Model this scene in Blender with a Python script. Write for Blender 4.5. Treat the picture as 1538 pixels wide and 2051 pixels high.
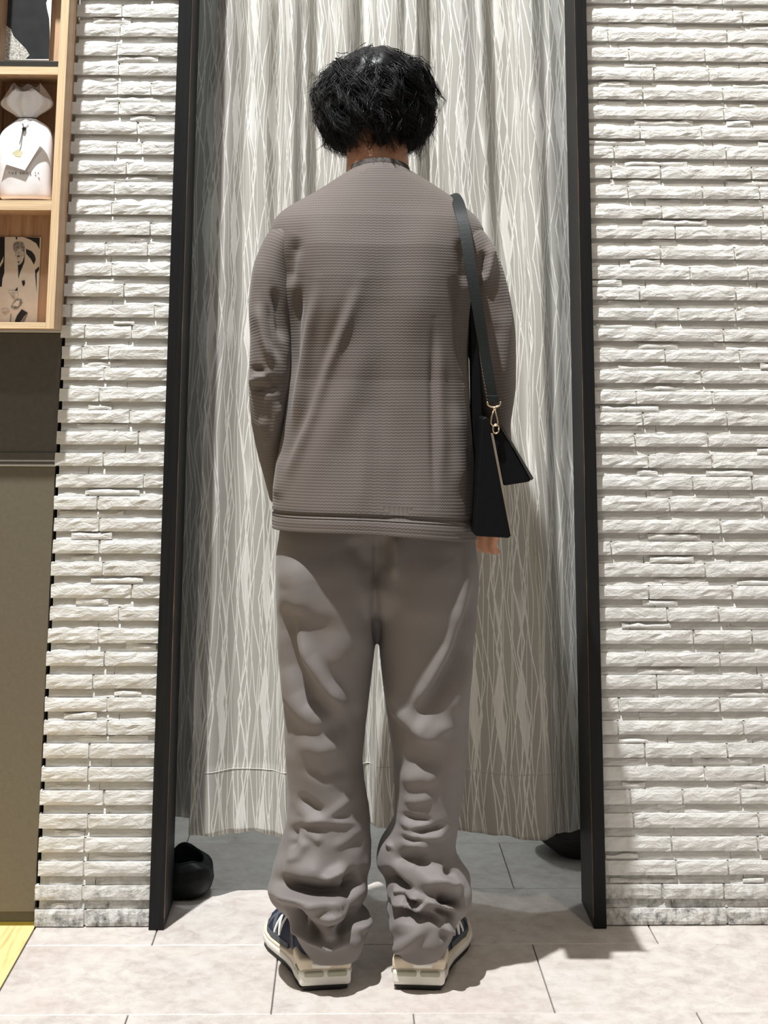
import bpy, bmesh, math, random
import numpy as np
from mathutils import Vector, Matrix

# ------------------------------------------------------------------ scene, camera, light
for o in list(bpy.data.objects): bpy.data.objects.remove(o, do_unlink=True)
scn = bpy.context.scene
COL = scn.collection
IW, IH, FPX = 1538.0, 2051.0, 3060.0
CAM = np.array([-0.0254561, -3.0889719, 1.0018167])
PITCH, YAW, ROLL, PCX, PCY = 0.2014130, 0.0233195, 0.0050607, 768.02, 130.68
def cam_axes():
    cp, sp, cy, sy = math.cos(PITCH), math.sin(PITCH), math.cos(YAW), math.sin(YAW)
    fwd = np.array([sy*cp, cy*cp, sp]); right = np.array([cy, -sy, 0.0]); up = np.cross(right, fwd)
    c, s = math.cos(ROLL), math.sin(ROLL)
    return c*right+s*up, -s*right+c*up, fwd
CR, CU, CF = cam_axes()
def proj(P):
    d = np.asarray(P, float)-CAM; z = d@CF
    return PCX+FPX*(d@CR)/z, PCY-FPX*(d@CU)/z
def at(px, py, Y):
    d = CF + CR*(px-PCX)/FPX - CU*(py-PCY)/FPX
    return CAM + d*((Y-CAM[1])/d[1])
def onfloor(px, py, Z=0.0):
    d = CF + CR*(px-PCX)/FPX - CU*(py-PCY)/FPX
    return CAM + d*((Z-CAM[2])/d[2])
cd = bpy.data.cameras.new('camera'); cam = bpy.data.objects.new('camera', cd); COL.objects.link(cam)
cd.sensor_width = 36; cd.sensor_fit = 'AUTO'; cd.lens = FPX/IH*36
cd.shift_x = (IW/2-PCX)/IH; cd.shift_y = -(IH/2-PCY)/IH
cd.clip_start = 0.02
m = Matrix.Identity(4)
for i in range(3): m[i][0], m[i][1], m[i][2], m[i][3] = CR[i], CU[i], -CF[i], CAM[i]
cam.matrix_world = m
scn.camera = cam
w = bpy.data.worlds.new('world'); scn.world = w; w.use_nodes = True
w.node_tree.nodes['Background'].inputs[0].default_value = (1.0, 0.915, 0.82, 1)
w.node_tree.nodes['Background'].inputs[1].default_value = 0.27
def spot(name, loc, target, power, color, angle=70, blend=0.4, radius=0.03):
    l = bpy.data.lights.new(name, 'SPOT'); l.energy = power; l.color = color
    l.spot_size = math.radians(angle); l.spot_blend = blend; l.shadow_soft_size = radius
    o = bpy.data.objects.new(name, l); COL.objects.link(o); o.location = loc
    o.rotation_euler = (Vector(target)-Vector(loc)).to_track_quat('-Z', 'Y').to_euler()
    return o
spot('ceiling_spot_key', (-0.92, -1.50, 5.5), (0.0, -0.05, 0.8), 2080, (0.97, 0.985, 1.0), 46, 0.5, 0.045)
spot('ceiling_spot_right', (0.80, -1.2, 3.0), (0.84, 0.1, 0.85), 48, (1.0, 0.87, 0.72), 46, 0.8, 0.06)
spot('ceiling_spot_left', (-0.42, -1.5, 3.0), (-0.56, 0.1, 0.9), 34, (0.97, 0.98, 1.0), 34, 0.8, 0.06)
pl = bpy.data.lights.new('fitting_room_lamp', 'POINT'); pl.energy = 36; pl.color = (0.86, 0.95, 1.0); pl.shadow_soft_size = 0.08
po = bpy.data.objects.new('fitting_room_lamp', pl); COL.objects.link(po); po.location = (0.05, 0.85, 2.1)
scn.view_settings.view_transform = 'Standard'; scn.view_settings.look = 'None'
scn.view_settings.exposure = 0.0; scn.view_settings.gamma = 1.0; scn.view_settings.use_curve_mapping = False

# ------------------------------------------------------------------ helpers
RNG = np.random.RandomState(7)
def lin(r, g, b):
    f = lambda c: (c/255/12.92 if c/255 <= 0.04045 else ((c/255+0.055)/1.055)**2.4)
    return (f(r), f(g), f(b), 1)
def obj(name, verts, faces, mat, parent=None, smooth=False, uv=None, mats=None, fmat=None):
    me = bpy.data.meshes.new(name)
    me.from_pydata([tuple(map(float, v)) for v in verts], [], [tuple(int(i) for i in f) for f in faces])
    if mats:
        for mm in mats: me.materials.append(mm)
        if fmat is not None: me.polygons.foreach_set('material_index', np.asarray(fmat, dtype=np.int32))
    else: me.materials.append(mat)
    if uv is not None:
        ul = me.uv_layers.new(name='UVMap'); li = np.zeros(len(me.loops), dtype=np.int32)
        me.loops.foreach_get('vertex_index', li); ul.data.foreach_set('uv', np.asarray(uv, dtype=np.float32)[li].ravel())
    if smooth: me.polygons.foreach_set('use_smooth', [True]*len(me.polygons))
    me.update()
    o = bpy.data.objects.new(name, me); COL.objects.link(o)
    if parent is not None: o.parent = parent
    return o
def tag(o, label=None, cat=None, group=None, kind=None):
    if label: o['label'] = label
    if cat: o['category'] = cat
    if group: o['group'] = group
    if kind: o['kind'] = kind
    return o
def empty(name, label=None, cat=None, kind=None, group=None):
    o = bpy.data.objects.new(name, None); COL.objects.link(o); o.empty_display_size = 0.05
    return tag(o, label, cat, group, kind)
class MB:
    def __init__(s): s.v = []; s.f = []
    def add(s, v, f):
        n = len(s.v); s.v.extend([tuple(map(float, p)) for p in v]); s.f.extend([tuple(int(i)+n for i in q) for q in f]); return s
    def box(s, x0, x1, y0, y1, z0, z1):
        return s.add([(x0,y0,z0),(x1,y0,z0),(x1,y1,z0),(x0,y1,z0),(x0,y0,z1),(x1,y0,z1),(x1,y1,z1),(x0,y1,z1)],
            [(0,3,2,1),(4,5,6,7),(0,1,5,4),(1,2,6,5),(2,3,7,6),(3,0,4,7)])
    def prism(s, poly, d):      # poly: list of 3-D points, d: extrusion vector
        n = len(poly); P = [np.asarray(p, float) for p in poly]; Q = [p+np.asarray(d, float) for p in P]
        return s.add(P+Q, [tuple(range(n)), tuple(range(2*n-1, n-1, -1))]+[(i, i+n, (i+1)%n+n, (i+1)%n) for i in range(n)])
    def tube(s, pts, r, n=8, cap=True):
        P = [np.asarray(p, float) for p in pts]; R = r if hasattr(r, '__len__') else [r]*len(P)
        V = []; up = np.array([0.13, 0.37, 0.92])
        for i, p in enumerate(P):
            t = P[min(i+1, len(P)-1)]-P[max(i-1, 0)]; t /= np.linalg.norm(t)+1e-12
            a = np.cross(t, up)
            if np.linalg.norm(a) < 1e-3: a = np.cross(t, (1,0,0))
            a /= np.linalg.norm(a); b = np.cross(t, a); up = np.cross(a, t) if i else up
            for k in range(n):
                th = 2*math.pi*k/n; V.append(p+R[i]*(math.cos(th)*a+math.sin(th)*b))
        F = [(i*n+k, i*n+(k+1)%n, (i+1)*n+(k+1)%n, (i+1)*n+k) for i in range(len(P)-1) for k in range(n)]
        if cap: F += [tuple(range(n-1, -1, -1)), tuple(range((len(P)-1)*n, len(P)*n))]
        return s.add(V, F)
    def build(s, name, mat, parent=None, smooth=False): return obj(name, s.v, s.f, mat, parent, smooth)
def bevel(o, w, seg=2):
    md = o.modifiers.new('bevel', 'BEVEL'); md.width = w; md.segments = seg; md.limit_method = 'ANGLE'; md.angle_limit = math.radians(40); return o
def baked(o, smooth=True):
    dg = bpy.context.evaluated_depsgraph_get(); dg.update()
    me = bpy.data.meshes.new_from_object(o.evaluated_get(dg)); o.modifiers.clear(); o.data = me
    if smooth: me.polygons.foreach_set('use_smooth', [True]*len(me.polygons))
    return o
def _h(i, j, k, seed):
    n = (i*374761393 + j*668265263 + k*2147483647 + seed*1274126177) & 0xffffffff
    n = ((n ^ (n >> 13))*1274126177) & 0xffffffff
    return ((n ^ (n >> 16)) & 0xffff)/65535.0
def vnoise(P, seed=0):          # smooth value noise, -1..1
    P = np.asarray(P, float); F = np.floor(P).astype(np.int64); t = P-F; t = t*t*(3-2*t); r = 0
    for a in (0, 1):
        for b in (0, 1):
            for c in (0, 1):
                wt = (t[:,0] if a else 1-t[:,0])*(t[:,1] if b else 1-t[:,1])*(t[:,2] if c else 1-t[:,2])
                r = r+wt*_h(F[:,0]+a, F[:,1]+b, F[:,2]+c, seed)
    return r*2-1
def smooth1(a, s, periodic=False):
    a = np.asarray(a, float); n = max(1, int(3*s)); k = np.exp(-0.5*(np.arange(-n, n+1)/s)**2); k /= k.sum()
    return np.convolve(np.pad(a, n, mode='wrap' if periodic else 'reflect', **({} if periodic else {'reflect_type':'odd'})), k, 'valid')

# ------------------------------------------------------------------ materials
class NT:
    def __init__(s, name, rough=0.7, metal=0.0, spec=0.5):
        s.m = bpy.data.materials.new(name); s.m.use_nodes = True; s.t = s.m.node_tree; s.b = s.t.nodes['Principled BSDF']
        s.b.inputs['Roughness'].default_value = rough; s.b.inputs['Metallic'].default_value = metal
        s.b.inputs['Specular IOR Level'].default_value = spec
    def n(s, typ, **kw):
        nd = s.t.nodes.new(typ)
        for k, v in kw.items():
            if k.startswith('i_'):
                key = k[2:]; key = int(key) if key.isdigit() else key.replace('_', ' ')
                if isinstance(v, bpy.types.NodeSocket): s.t.links.new(v, nd.inputs[key])
                else: nd.inputs[key].default_value = v
            else: setattr(nd, k, v)
        return nd
    def math(s, op, a, b=None, c=None, clamp=False):
        nd = s.t.nodes.new('ShaderNodeMath'); nd.operation = op; nd.use_clamp = clamp
        for i, x in enumerate((a, b, c)):
            if x is None: continue
            if isinstance(x, bpy.types.NodeSocket): s.t.links.new(x, nd.inputs[i])
            else: nd.inputs[i].default_value = x
        return nd.outputs[0]
    def coord(s, kind='Object'): return s.n('ShaderNodeTexCoord').outputs[kind]
    def map(s, vec, scale=(1,1,1), rot=(0,0,0), loc=(0,0,0)):
        nd = s.n('ShaderNodeMapping'); s.t.links.new(vec, nd.inputs[0])
        nd.inputs['Scale'].default_value = scale; nd.inputs['Rotation'].default_value = rot; nd.inputs['Location'].default_value = loc
        return nd.outputs[0]
    def noise(s, vec, scale, detail=4, rough=0.55, dist=0.0):
        nd = s.n('ShaderNodeTexNoise'); s.t.links.new(vec, nd.inputs['Vector'])
        nd.inputs['Scale'].default_value = scale; nd.inputs['Detail'].default_value = detail
        nd.inputs['Roughness'].default_value = rough; nd.inputs['Distortion'].default_value = dist
        return nd.outputs['Fac']
    def ramp(s, fac, stops):
        nd = s.n('ShaderNodeValToRGB'); s.t.links.new(fac, nd.inputs[0]); e = nd.color_ramp.elements
        while len(e) < len(stops): e.new(0.5)
        for k, (p, c) in zip(e, stops): k.position = p; k.color = c
        return nd.outputs[0]
    def mix(s, f, a, b, mode='MIX'):
        nd = s.t.nodes.new('ShaderNodeMix'); nd.data_type = 'RGBA'; nd.blend_type = mode
        for i, x in ((0, f), (6, a), (7, b)):
            if isinstance(x, bpy.types.NodeSocket): s.t.links.new(x, nd.inputs[i])
            else: nd.inputs[i].default_value = x
        return nd.outputs[2]
    def color(s, c):
        if isinstance(c, bpy.types.NodeSocket): s.t.links.new(c, s.b.inputs['Base Color'])
        else: s.b.inputs['Base Color'].default_value = c
        return s
    def bump(s, h, strength=0.5, dist=0.002):
        nd = s.n('ShaderNodeBump'); s.t.links.new(h, nd.inputs['Height']); nd.inputs['Strength'].default_value = strength; nd.inputs['Distance'].default_value = dist
        prev = s.b.inputs['Normal'].links
        if prev: s.t.links.new(prev[0].from_socket, nd.inputs['Normal'])
        s.t.links.new(nd.outputs[0], s.b.inputs['Normal']); return s
def plain(name, c, rough=0.6, metal=0.0, spec=0.5, var=0.12, scale=40, bump=0.0, bd=0.001):
    t = NT(name, rough, metal, spec); f = t.noise(t.coord(), scale)
    d = tuple(x*(1-var) for x in c[:3])+(1,); l = tuple(min(1, x*(1+var)) for x in c[:3])+(1,)
    t.color(t.ramp(f, [(0.3, d), (0.7, l)]))
    if bump: t.bump(f, bump, bd)
    return t.m
M = {}
def mat_brick(name, base):
    t = NT(name, 0.85, spec=0.25); c = t.coord()
    info = t.n('ShaderNodeObjectInfo').outputs['Random']
    big = t.noise(t.map(c, (1,1,1)), 9, 3); fine = t.noise(t.map(c, (60,60,110), (0,0.5,0)), 1.0, 6, 0.62, 0.6)
    d = tuple(x*0.90 for x in base[:3])+(1,)
    col = t.mix(t.math('MULTIPLY', big, 0.5), base, d)
    col = t.mix(t.math('MULTIPLY', t.math('SUBTRACT', 0.5, fine, clamp=True), 0.7), col, tuple(x*0.78 for x in base[:3])+(1,))
    # scuffed dirt along the floor
    z = t.n('ShaderNodeSeparateXYZ', i_0=c).outputs[2]
    dm = t.noise(t.map(c, (70,70,45)), 1.0, 5, 0.7)
    zf = t.math('SUBTRACT', 1.0, t.math('DIVIDE', z, 0.11), clamp=True)
    dirt = t.math('MULTIPLY', t.math('SUBTRACT', dm, 0.44, clamp=True), t.math('MULTIPLY', zf, 4.5), clamp=True)
    col = t.mix(dirt, col, lin(95, 97, 95))
    t.color(col)
    cl = t.noise(t.map(c, (30,30,55), (0,0.55,0)), 1.0, 8, 0.62, 1.2)
    t.bump(cl, 0.75, 0.006); t.bump(fine, 0.3, 0.0015)
    return t.m
M['brick'] = mat_brick('white_split_stone', (0.70, 0.69, 0.655, 1))
M['grout'] = plain('white_mortar', (0.66, 0.645, 0.60, 1), 0.9, var=0.06, scale=60, bump=0.3)
M['plaster'] = plain('grey_plaster', (0.42, 0.42, 0.41, 1), 0.85, var=0.05)
def mat_black_wood():
    t = NT('black_stained_wood', 0.5, spec=0.22); c = t.coord()
    g = t.noise(t.map(c, (180,180,5)), 1.0, 5, 0.6); b = t.noise(c, 6, 3)
    t.color(t.ramp(t.math('ADD', t.math('MULTIPLY', g, 0.7), t.math('MULTIPLY', b, 0.3)), [(0.3, (0.004,0.004,0.005,1)), (0.75, (0.013,0.0125,0.012,1))]))
    t.bump(g, 0.25, 0.0008); return t.m
M['frame'] = mat_black_wood()
M['worn'] = plain('bare_worn_wood', lin(105, 80, 55), 0.7, var=0.6, scale=25)
def mat_tile():
    t = NT('beige_stone_tile', 0.42, spec=0.4); c = t.coord(); r = t.n('ShaderNodeObjectInfo').outputs['Random']
    off = t.n('ShaderNodeCombineXYZ', i_0=t.math('MULTIPLY', r, 31.0), i_1=t.math('MULTIPLY', r, 17.0)).outputs[0]
    v = t.n('ShaderNodeVectorMath', operation='ADD', i_0=c, i_1=off).outputs[0]
    a = t.noise(t.map(v, (8,7,5)), 1.0, 6, 0.62, 0.6); b = t.noise(t.map(v, (34,30,20)), 1.0, 6, 0.68, 0.4); e = t.noise(t.map(v, (3,3,3)), 1.0, 2)
    f = t.math('ADD', t.math('MULTIPLY', a, 0.38), t.math('MULTIPLY', b, 0.62))
    col = t.ramp(f, [(0.30, (0.37,0.32,0.29,1)), (0.45, (0.51,0.46,0.42,1)), (0.55, (0.58,0.54,0.495,1)), (0.72, (0.65,0.61,0.565,1))])
    col = t.mix(t.math('MULTIPLY', t.math('SUBTRACT', e, 0.45, clamp=True), 1.2), col, (0.54,0.435,0.385,1))
    vn = t.n('ShaderNodeTexVoronoi', feature='DISTANCE_TO_EDGE'); t.t.links.new(t.n('ShaderNodeVectorMath', operation='ADD', i_0=t.map(v,(11,22,11)), i_1=t.n('ShaderNodeTexNoise', i_Vector=v, i_Scale=20.0).outputs['Color']).outputs[0], vn.inputs['Vector'])
    crack = t.math('LESS_THAN', vn.outputs['Distance'], 0.012)
    gate = t.math('GREATER_THAN', t.noise(v, 7, 2), 0.56)
    col = t.mix(t.math('MULTIPLY', t.math('MULTIPLY', crack, gate), 0.45), col, (0.28,0.26,0.25,1))
    t.color(col); t.bump(b, 0.12, 0.001); return t.m
M['tile'] = mat_tile()
M['joint'] = plain('floor_joint', (0.12, 0.115, 0.11, 1), 0.8)
def mat_wood(name, base, dark, scale=(3,3,60), rough=0.5, rot=(0,0,0)):
    t = NT(name, rough, spec=0.35); c = t.coord(); v = t.map(c, scale, rot)
    g = t.noise(v, 1.0, 5, 0.6, 1.0); t.color(t.ramp(g, [(0.3, dark), (0.5, base), (0.72, tuple(min(1,x*1.12) for x in base[:3])+(1,))])); t.bump(g, 0.1, 0.0006); return t.m
M['ply_edge_v'] = mat_wood('plywood_edge_upright', (0.72,0.53,0.33,1), (0.42,0.27,0.15,1), (420,30,5))
M['ply_edge_h'] = mat_wood('plywood_edge_shelf', (0.74,0.56,0.35,1), (0.44,0.29,0.16,1), (5,30,420))
M['ply'] = mat_wood('plywood_face', (0.60,0.41,0.26,1), (0.40,0.25,0.15,1), (60,60,5))
M['plank'] = mat_wood('yellow_oak_floor', (0.80,0.60,0.27,1), (0.55,0.36,0.12,1), (60,4,10), 0.4)
M['lamin'] = plain('dark_grey_laminate', (0.085, 0.078, 0.066, 1), 0.42, spec=0.5, var=0.10, scale=90)
M['lamin2'] = plain('taupe_laminate', (0.135, 0.115, 0.082, 1), 0.38, spec=0.5, var=0.07, scale=120)
M['alu'] = plain('brushed_aluminium', (0.72, 0.72, 0.70, 1), 0.3, 0.9, var=0.04)
M['darkmetal'] = plain('dark_tray_metal', (0.035, 0.031, 0.025, 1), 0.45, 0.2)
M['black'] = plain('matt_black', (0.008,0.008,0.009,1), 0.6)
M['print_white'] = plain('print_paper', (0.86,0.83,0.74,1), 0.5, var=0.05, scale=50)
M['print_black'] = plain('print_black_ink', (0.014,0.015,0.016,1), 0.5, var=0.3, scale=40)
M['print_grey'] = plain('print_grey_ink', (0.30,0.30,0.28,1), 0.5, var=0.55, scale=220)
M['print_light'] = plain('print_pale_ink', (0.62,0.61,0.55,1), 0.5, var=0.35, scale=160)
def mat_fur():
    t = NT('print_fur', 0.5); c = t.coord(); g = t.noise(t.map(c, (260,30,520), (0,-0.55,0)), 1.0, 4, 0.7, 1.5)
    t.color(t.ramp(g, [(0.36, (0.02,0.02,0.018,1)), (0.47, (0.35,0.33,0.28,1)), (0.58, (0.80,0.77,0.70,1))])); return t.m
M['print_fur'] = mat_fur()
# ------------------------------------------------------------------ floor
W_T, D_T, X0, Y0 = 0.457, 0.305, 0.322, -0.0745
FLX = -0.590                                  # where the stone floor meets the wooden floor
fl = tag(MB().box(-1.6, 1.7, -3.6, 1.25, -0.06, -0.004).build('floor', M['joint']), 'beige stone-look tiled floor running under the curtain into the fitting room', 'floor', kind='structure')
g = 0.0010
def tile(x0, x1, y0, y1):
    x0, x1, y0, y1 = x0+g, x1-g, y0+g, y1-g; b = 0.0012
    return obj('tile', [(x0,y0,-0.004),(x1,y0,-0.004),(x1,y1,-0.004),(x0,y1,-0.004),(x0,y0,-b),(x1,y0,-b),(x1,y1,-b),(x0,y1,-b),
        (x0+b,y0+b,0),(x1-b,y0+b,0),(x1-b,y1-b,0),(x0+b,y1-b,0)],
        [(0,1,5,4),(1,2,6,5),(2,3,7,6),(3,0,4,7),(4,5,9,8),(5,6,10,9),(6,7,11,10),(7,4,8,11),(8,9,10,11)], M['tile'], fl)
for r in range(-11, 4):
    ya, yb = Y0+r*D_T, Y0+(r+1)*D_T
    off = 0 if (r % 2) else W_T/2            # rows are laid in half bond
    for n in range(-5, 5):
        xa, xb = X0+off+n*W_T, X0+off+(n+1)*W_T
        lo = FLX if ya < 0.03 else -1.0
        xa, xb = max(xa, lo), min(xb, 1.6)
        if xb-xa > 0.01: tile(xa, xb, ya, yb)
for i, xw in enumerate((-0.72, -0.87, -1.02, -1.17, -1.32, -1.47)):
    x1 = (-0.592, -0.7205, -0.8705, -1.0205, -1.1705, -1.3205)[i]
    ys = sorted({-3.5, 0.03} | {(-0.9, -1.6, -0.55, -1.2, -2.0, -0.7)[i]})
    for a, b in zip(ys[:-1], ys[1:]):
        o = MB().box(xw, x1, a+0.0006, b-0.0006, -0.004, 0.0).build('plank', M['plank'], fl); bevel(o, 0.0008, 1)

# ------------------------------------------------------------------ brick walls
PIT, ZB, HM = 0.04116, 0.0305, 0.0250
YF, YR = 0.016, 0.0270
s1, s2 = 0.3413, 0.366
LJ = [[720],[710],[690],[700,1018],[695,890],[700],[810],[690,835],[745],[675],[660],[885],[620,870],[660],[730],[420,910],[500,775],
      [485,640],[615],[585],[765],[815],[610],[845],[575],[585],[585],[605],[775],[700],[580],[615]]
LJ = [[v*s1 for v in r] for r in LJ] + [[v*s2 for v in r] for r in ([510],[590],[590],[490],[485],[570],[485],[465],[460],[455],[465])]
RA = [[608],[228,925],[350],[495],[430],[908],[415],[262,918],[245,535,1068],[345,780,1115],[540],[620],[535,970],[710],[410],[640,975],[905]]
RB = [[740],[1025],[520],[570,1220],[510],[615,1105],[955],[775,1490],[1170],[325,1115],[1050],[615,1260],[760,1155],[960],[1165],[675],[385,1165],[375,1350]]
RC = [[775,1285],[1150],[685,1010],[705,1480],[940],[970,1290],[885],[500,1285]]
RJ = [[1140+v*s1 for v in r] for r in RA]+[[1140+v*0.2588 for v in r] for r in RB]+[[1040+v*0.3238 for v in r] for r in RC]
FIELD = None
def rough_brick(wall, x0, x1, z0, z1, yf, yb, rng, amp=0.0022, slant=0.0, wob=0.0, nz=4):
    nx = max(3, int((x1-x0)/0.014)); sd = rng.randint(1e6)
    U, V = np.meshgrid(np.linspace(0, 1, nx+1), np.linspace(0, 1, nz+1), indexing='ij')
    X = x0+(x1-x0)*U; Z = z0+(z1-z0)*V
    P = np.stack([X.ravel()*55, Z.ravel()*90, np.zeros(X.size)+sd % 97], 1)
    n = (vnoise(P, sd % 1000)*0.65+vnoise(P*2.3, sd % 991)*0.35).reshape(X.shape)
    Y = yf-amp*n+slant*V
    ed = (U == 0)|(U == 1)|(V == 0)|(V == 1); Y = np.where(ed, Y+0.0016, Y)
    Z = Z+np.where(V == 1, wob*n*1.6, 0)+np.where((V == 0), wob*0.5*n, 0)
    X = X+np.where((U == 0)|(U == 1), 0.0012*n, 0)
    verts = list(np.stack([X.ravel(), Y.ravel(), Z.ravel()], 1)); F = []
    I = lambda i, j: i*(nz+1)+j
    for i in range(nx):
        for j in range(nz): F.append((I(i,j), I(i+1,j), I(i+1,j+1), I(i,j+1)))
    ring = [I(i,0) for i in range(nx+1)]+[I(nx,j) for j in range(1,nz+1)]+[I(i,nz) for i in range(nx-1,-1,-1)]+[I(0,j) for j in range(nz-1,0,-1)]
    base = len(verts)
    for k in ring: verts.append((verts[k][0], yb, verts[k][2]))
    L = len(ring)
    for k in range(L): F.append((ring[k], base+k, base+(k+1)%L, ring[(k+1)%L]))
    if FIELD is not None and x0 > 0.92: FIELD.add(verts, F); return None
    return obj('brick', verts, F, M['brick'], wall)
def brick_wall(name, label, xa, xb, joints, rng, zmax):
    wall = MB().box(xa+0.003, xb, YR+0.001, YR+0.10, 0.0, 2.9).build(name, M['grout']); tag(wall, label, 'wall', kind='structure')
    global FIELD
    K = len(joints); mo = MB(); FIELD = MB()
    for k in range(K+2):
        zt = ZB+PIT*(k); zb = zt-HM
        row = joints[K-1-k] if k < K else [xa+rng.uniform(0.08,0.16), xa+rng.uniform(0.25,0.35)]
        if k == 0: zb = 0.002
        mo.box(xa+0.002, xb, YF+0.0045, YR+0.004, zb+0.0012, zt-0.002)
        py = proj((0, YF, zt))[1]
        js = sorted(v if k >= K else at(v, py, YF)[0] for v in row)
        js = [j for j in js if xa+0.015 < j < xb-0.015]
        while (xb-(js[-1] if js else xa)) > 0.24: js.append((js[-1] if js else xa)+rng.uniform(0.11, 0.21))
        e = [xa-rng.uniform(0, 0.004)]+js+[xb]
        for a, b in zip(e[:-1], e[1:]):
            if b-a > 0.008: rough_brick(wall, a+(0.002 if a != e[0] else 0), b-0.002, zb, zt-0.0006, YF-rng.uniform(0, 0.0035), YR+0.004, rng, 0.0022)
        # recessed course above this row, with a few split slabs standing proud of it
        lz0, lz1 = zt, zt+PIT-HM
        if lz1 > zmax: continue
        c = xa+rng.uniform(0.06, 0.14); e2 = [xa+0.004]
        while c < xb-0.06: e2.append(c); c += rng.uniform(0.14, 0.30)
        e2.append(xb)
        for a, b in zip(e2[:-1], e2[1:]):
            rough_brick(wall, a+0.0005, b-0.0005, lz0, lz1-0.001, YR-0.0080, YR+0.004, rng, 0.0016, slant=0.0075, nz=3)
        x = xa+rng.uniform(0.0, 0.13)
        while x < xb-0.03:
            ww = rng.uniform(0.035, 0.14); hh = rng.uniform(0.006, 0.012); zo = rng.uniform(0.0005, 0.004)
            if x+ww < xb: rough_brick(wall, x, x+ww, lz0+zo, min(lz0+zo+hh, lz1-0.002), YF+rng.uniform(-0.001, 0.008), YR+0.003, rng, 0.0016, wob=0.0022, nz=3)
            x += ww+rng.uniform(0.05, 0.26)
    mo.build('mortar', M['grout'], wall)
    if FIELD.v: tag(FIELD.build('brick_field', M['brick'], wall), kind='stuff')
    return wall
XWL = at(71, 1850, YF)[0]
XL, XR = -0.3791, 0.4695
brick_wall('wall_left', 'narrow white split-stone brick pier left of the black door frame', XWL, XL+0.004, LJ, np.random.RandomState(3), 1.83)
brick_wall('wall_right', 'wide white split-stone brick wall right of the black door frame', XR-0.004, 1.50, RJ, np.random.RandomState(5), 1.83)

# ------------------------------------------------------------------ fitting room shell
R = (('wall_back', (-1.0, 1.6, 1.2, 1.25, 0, 2.9), 'grey plaster back wall of the fitting room behind the curtain'),
     ('wall_inner_left', (-0.62, -0.57, 0.15, 1.2, 0, 2.9), 'grey plaster side wall inside the fitting room, left of the small black bag'),
     ('wall_inner_right', (0.78, 0.83, 0.15, 1.2, 0, 2.9), 'grey plaster side wall inside the fitting room, beside the dark basket'),
     ('ceiling', (-1.0, 1.6, 0.12, 1.25, 2.9, 2.95), 'plain ceiling of the fitting room above the curtain'))
for nm, b, lb in R: tag(MB().box(*b).build(nm, M['plaster']), lb, nm.split('_')[0], kind='structure')
for nm, a, b, s in (('trim_1', -0.57, XL+0.002, 'left'), ('trim_2', XR-0.002, 0.78, 'right')):
    tag(MB().box(a, b, YR+0.10, 0.15, 0, 2.9).build(nm, M['plaster']), 'plaster lining behind the brick on the %s side of the opening' % s, 'trim', kind='structure')

# ------------------------------------------------------------------ black door frame
fr = empty('door_1', 'tall black stained wooden door frame around the curtained fitting room', 'door frame', kind='structure')
JD = 0.150
for a, b, wx in ((XL, XL+0.0285, XL+0.0285), (XR-0.0245, XR, XR-0.0245)):
    bevel(MB().box(a, b, 0.0, JD, 0.0, 2.48).build('jamb', M['frame'], fr), 0.0015, 2)
    # worn strip of bare wood along the inner arris, broken where the paint survives
    v, f = [], []; zz = np.linspace(0.02, 2.4, 300); wd = np.clip(0.0003+0.0009*vnoise(np.stack([zz*12, zz*0, zz*0+wx*50], 1), 5), 0.00008, 1)
    for z_, w_ in zip(zz, wd):
        for q in ((wx-w_, -0.0004), (wx+0.0004, -0.0004), (wx+0.0004, w_)) if wx < 0 else ((wx+w_, -0.0004), (wx-0.0004, -0.0004), (wx-0.0004, w_)): v.append((q[0], q[1], z_))
    for i in range(len(zz)-1):
        for j in (0, 1): f.append((i*3+j, i*3+j+1, i*3+j+4, i*3+j+3))
    obj('worn_edge', v, f, M['worn'], fr)['label'] = 'thin bare wood line worn along the inner edge'
bevel(MB().box(XL+0.0285, XR-0.0245, 0.0, JD, 2.45, 2.48).build('header', M['frame'], fr), 0.0015, 2)
tag(MB().box(XL, XR, YF, 0.15, 2.48, 2.9).build('wall_above', M['plaster']), 'plain wall panel above the black door frame', 'wall', kind='structure')

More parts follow.
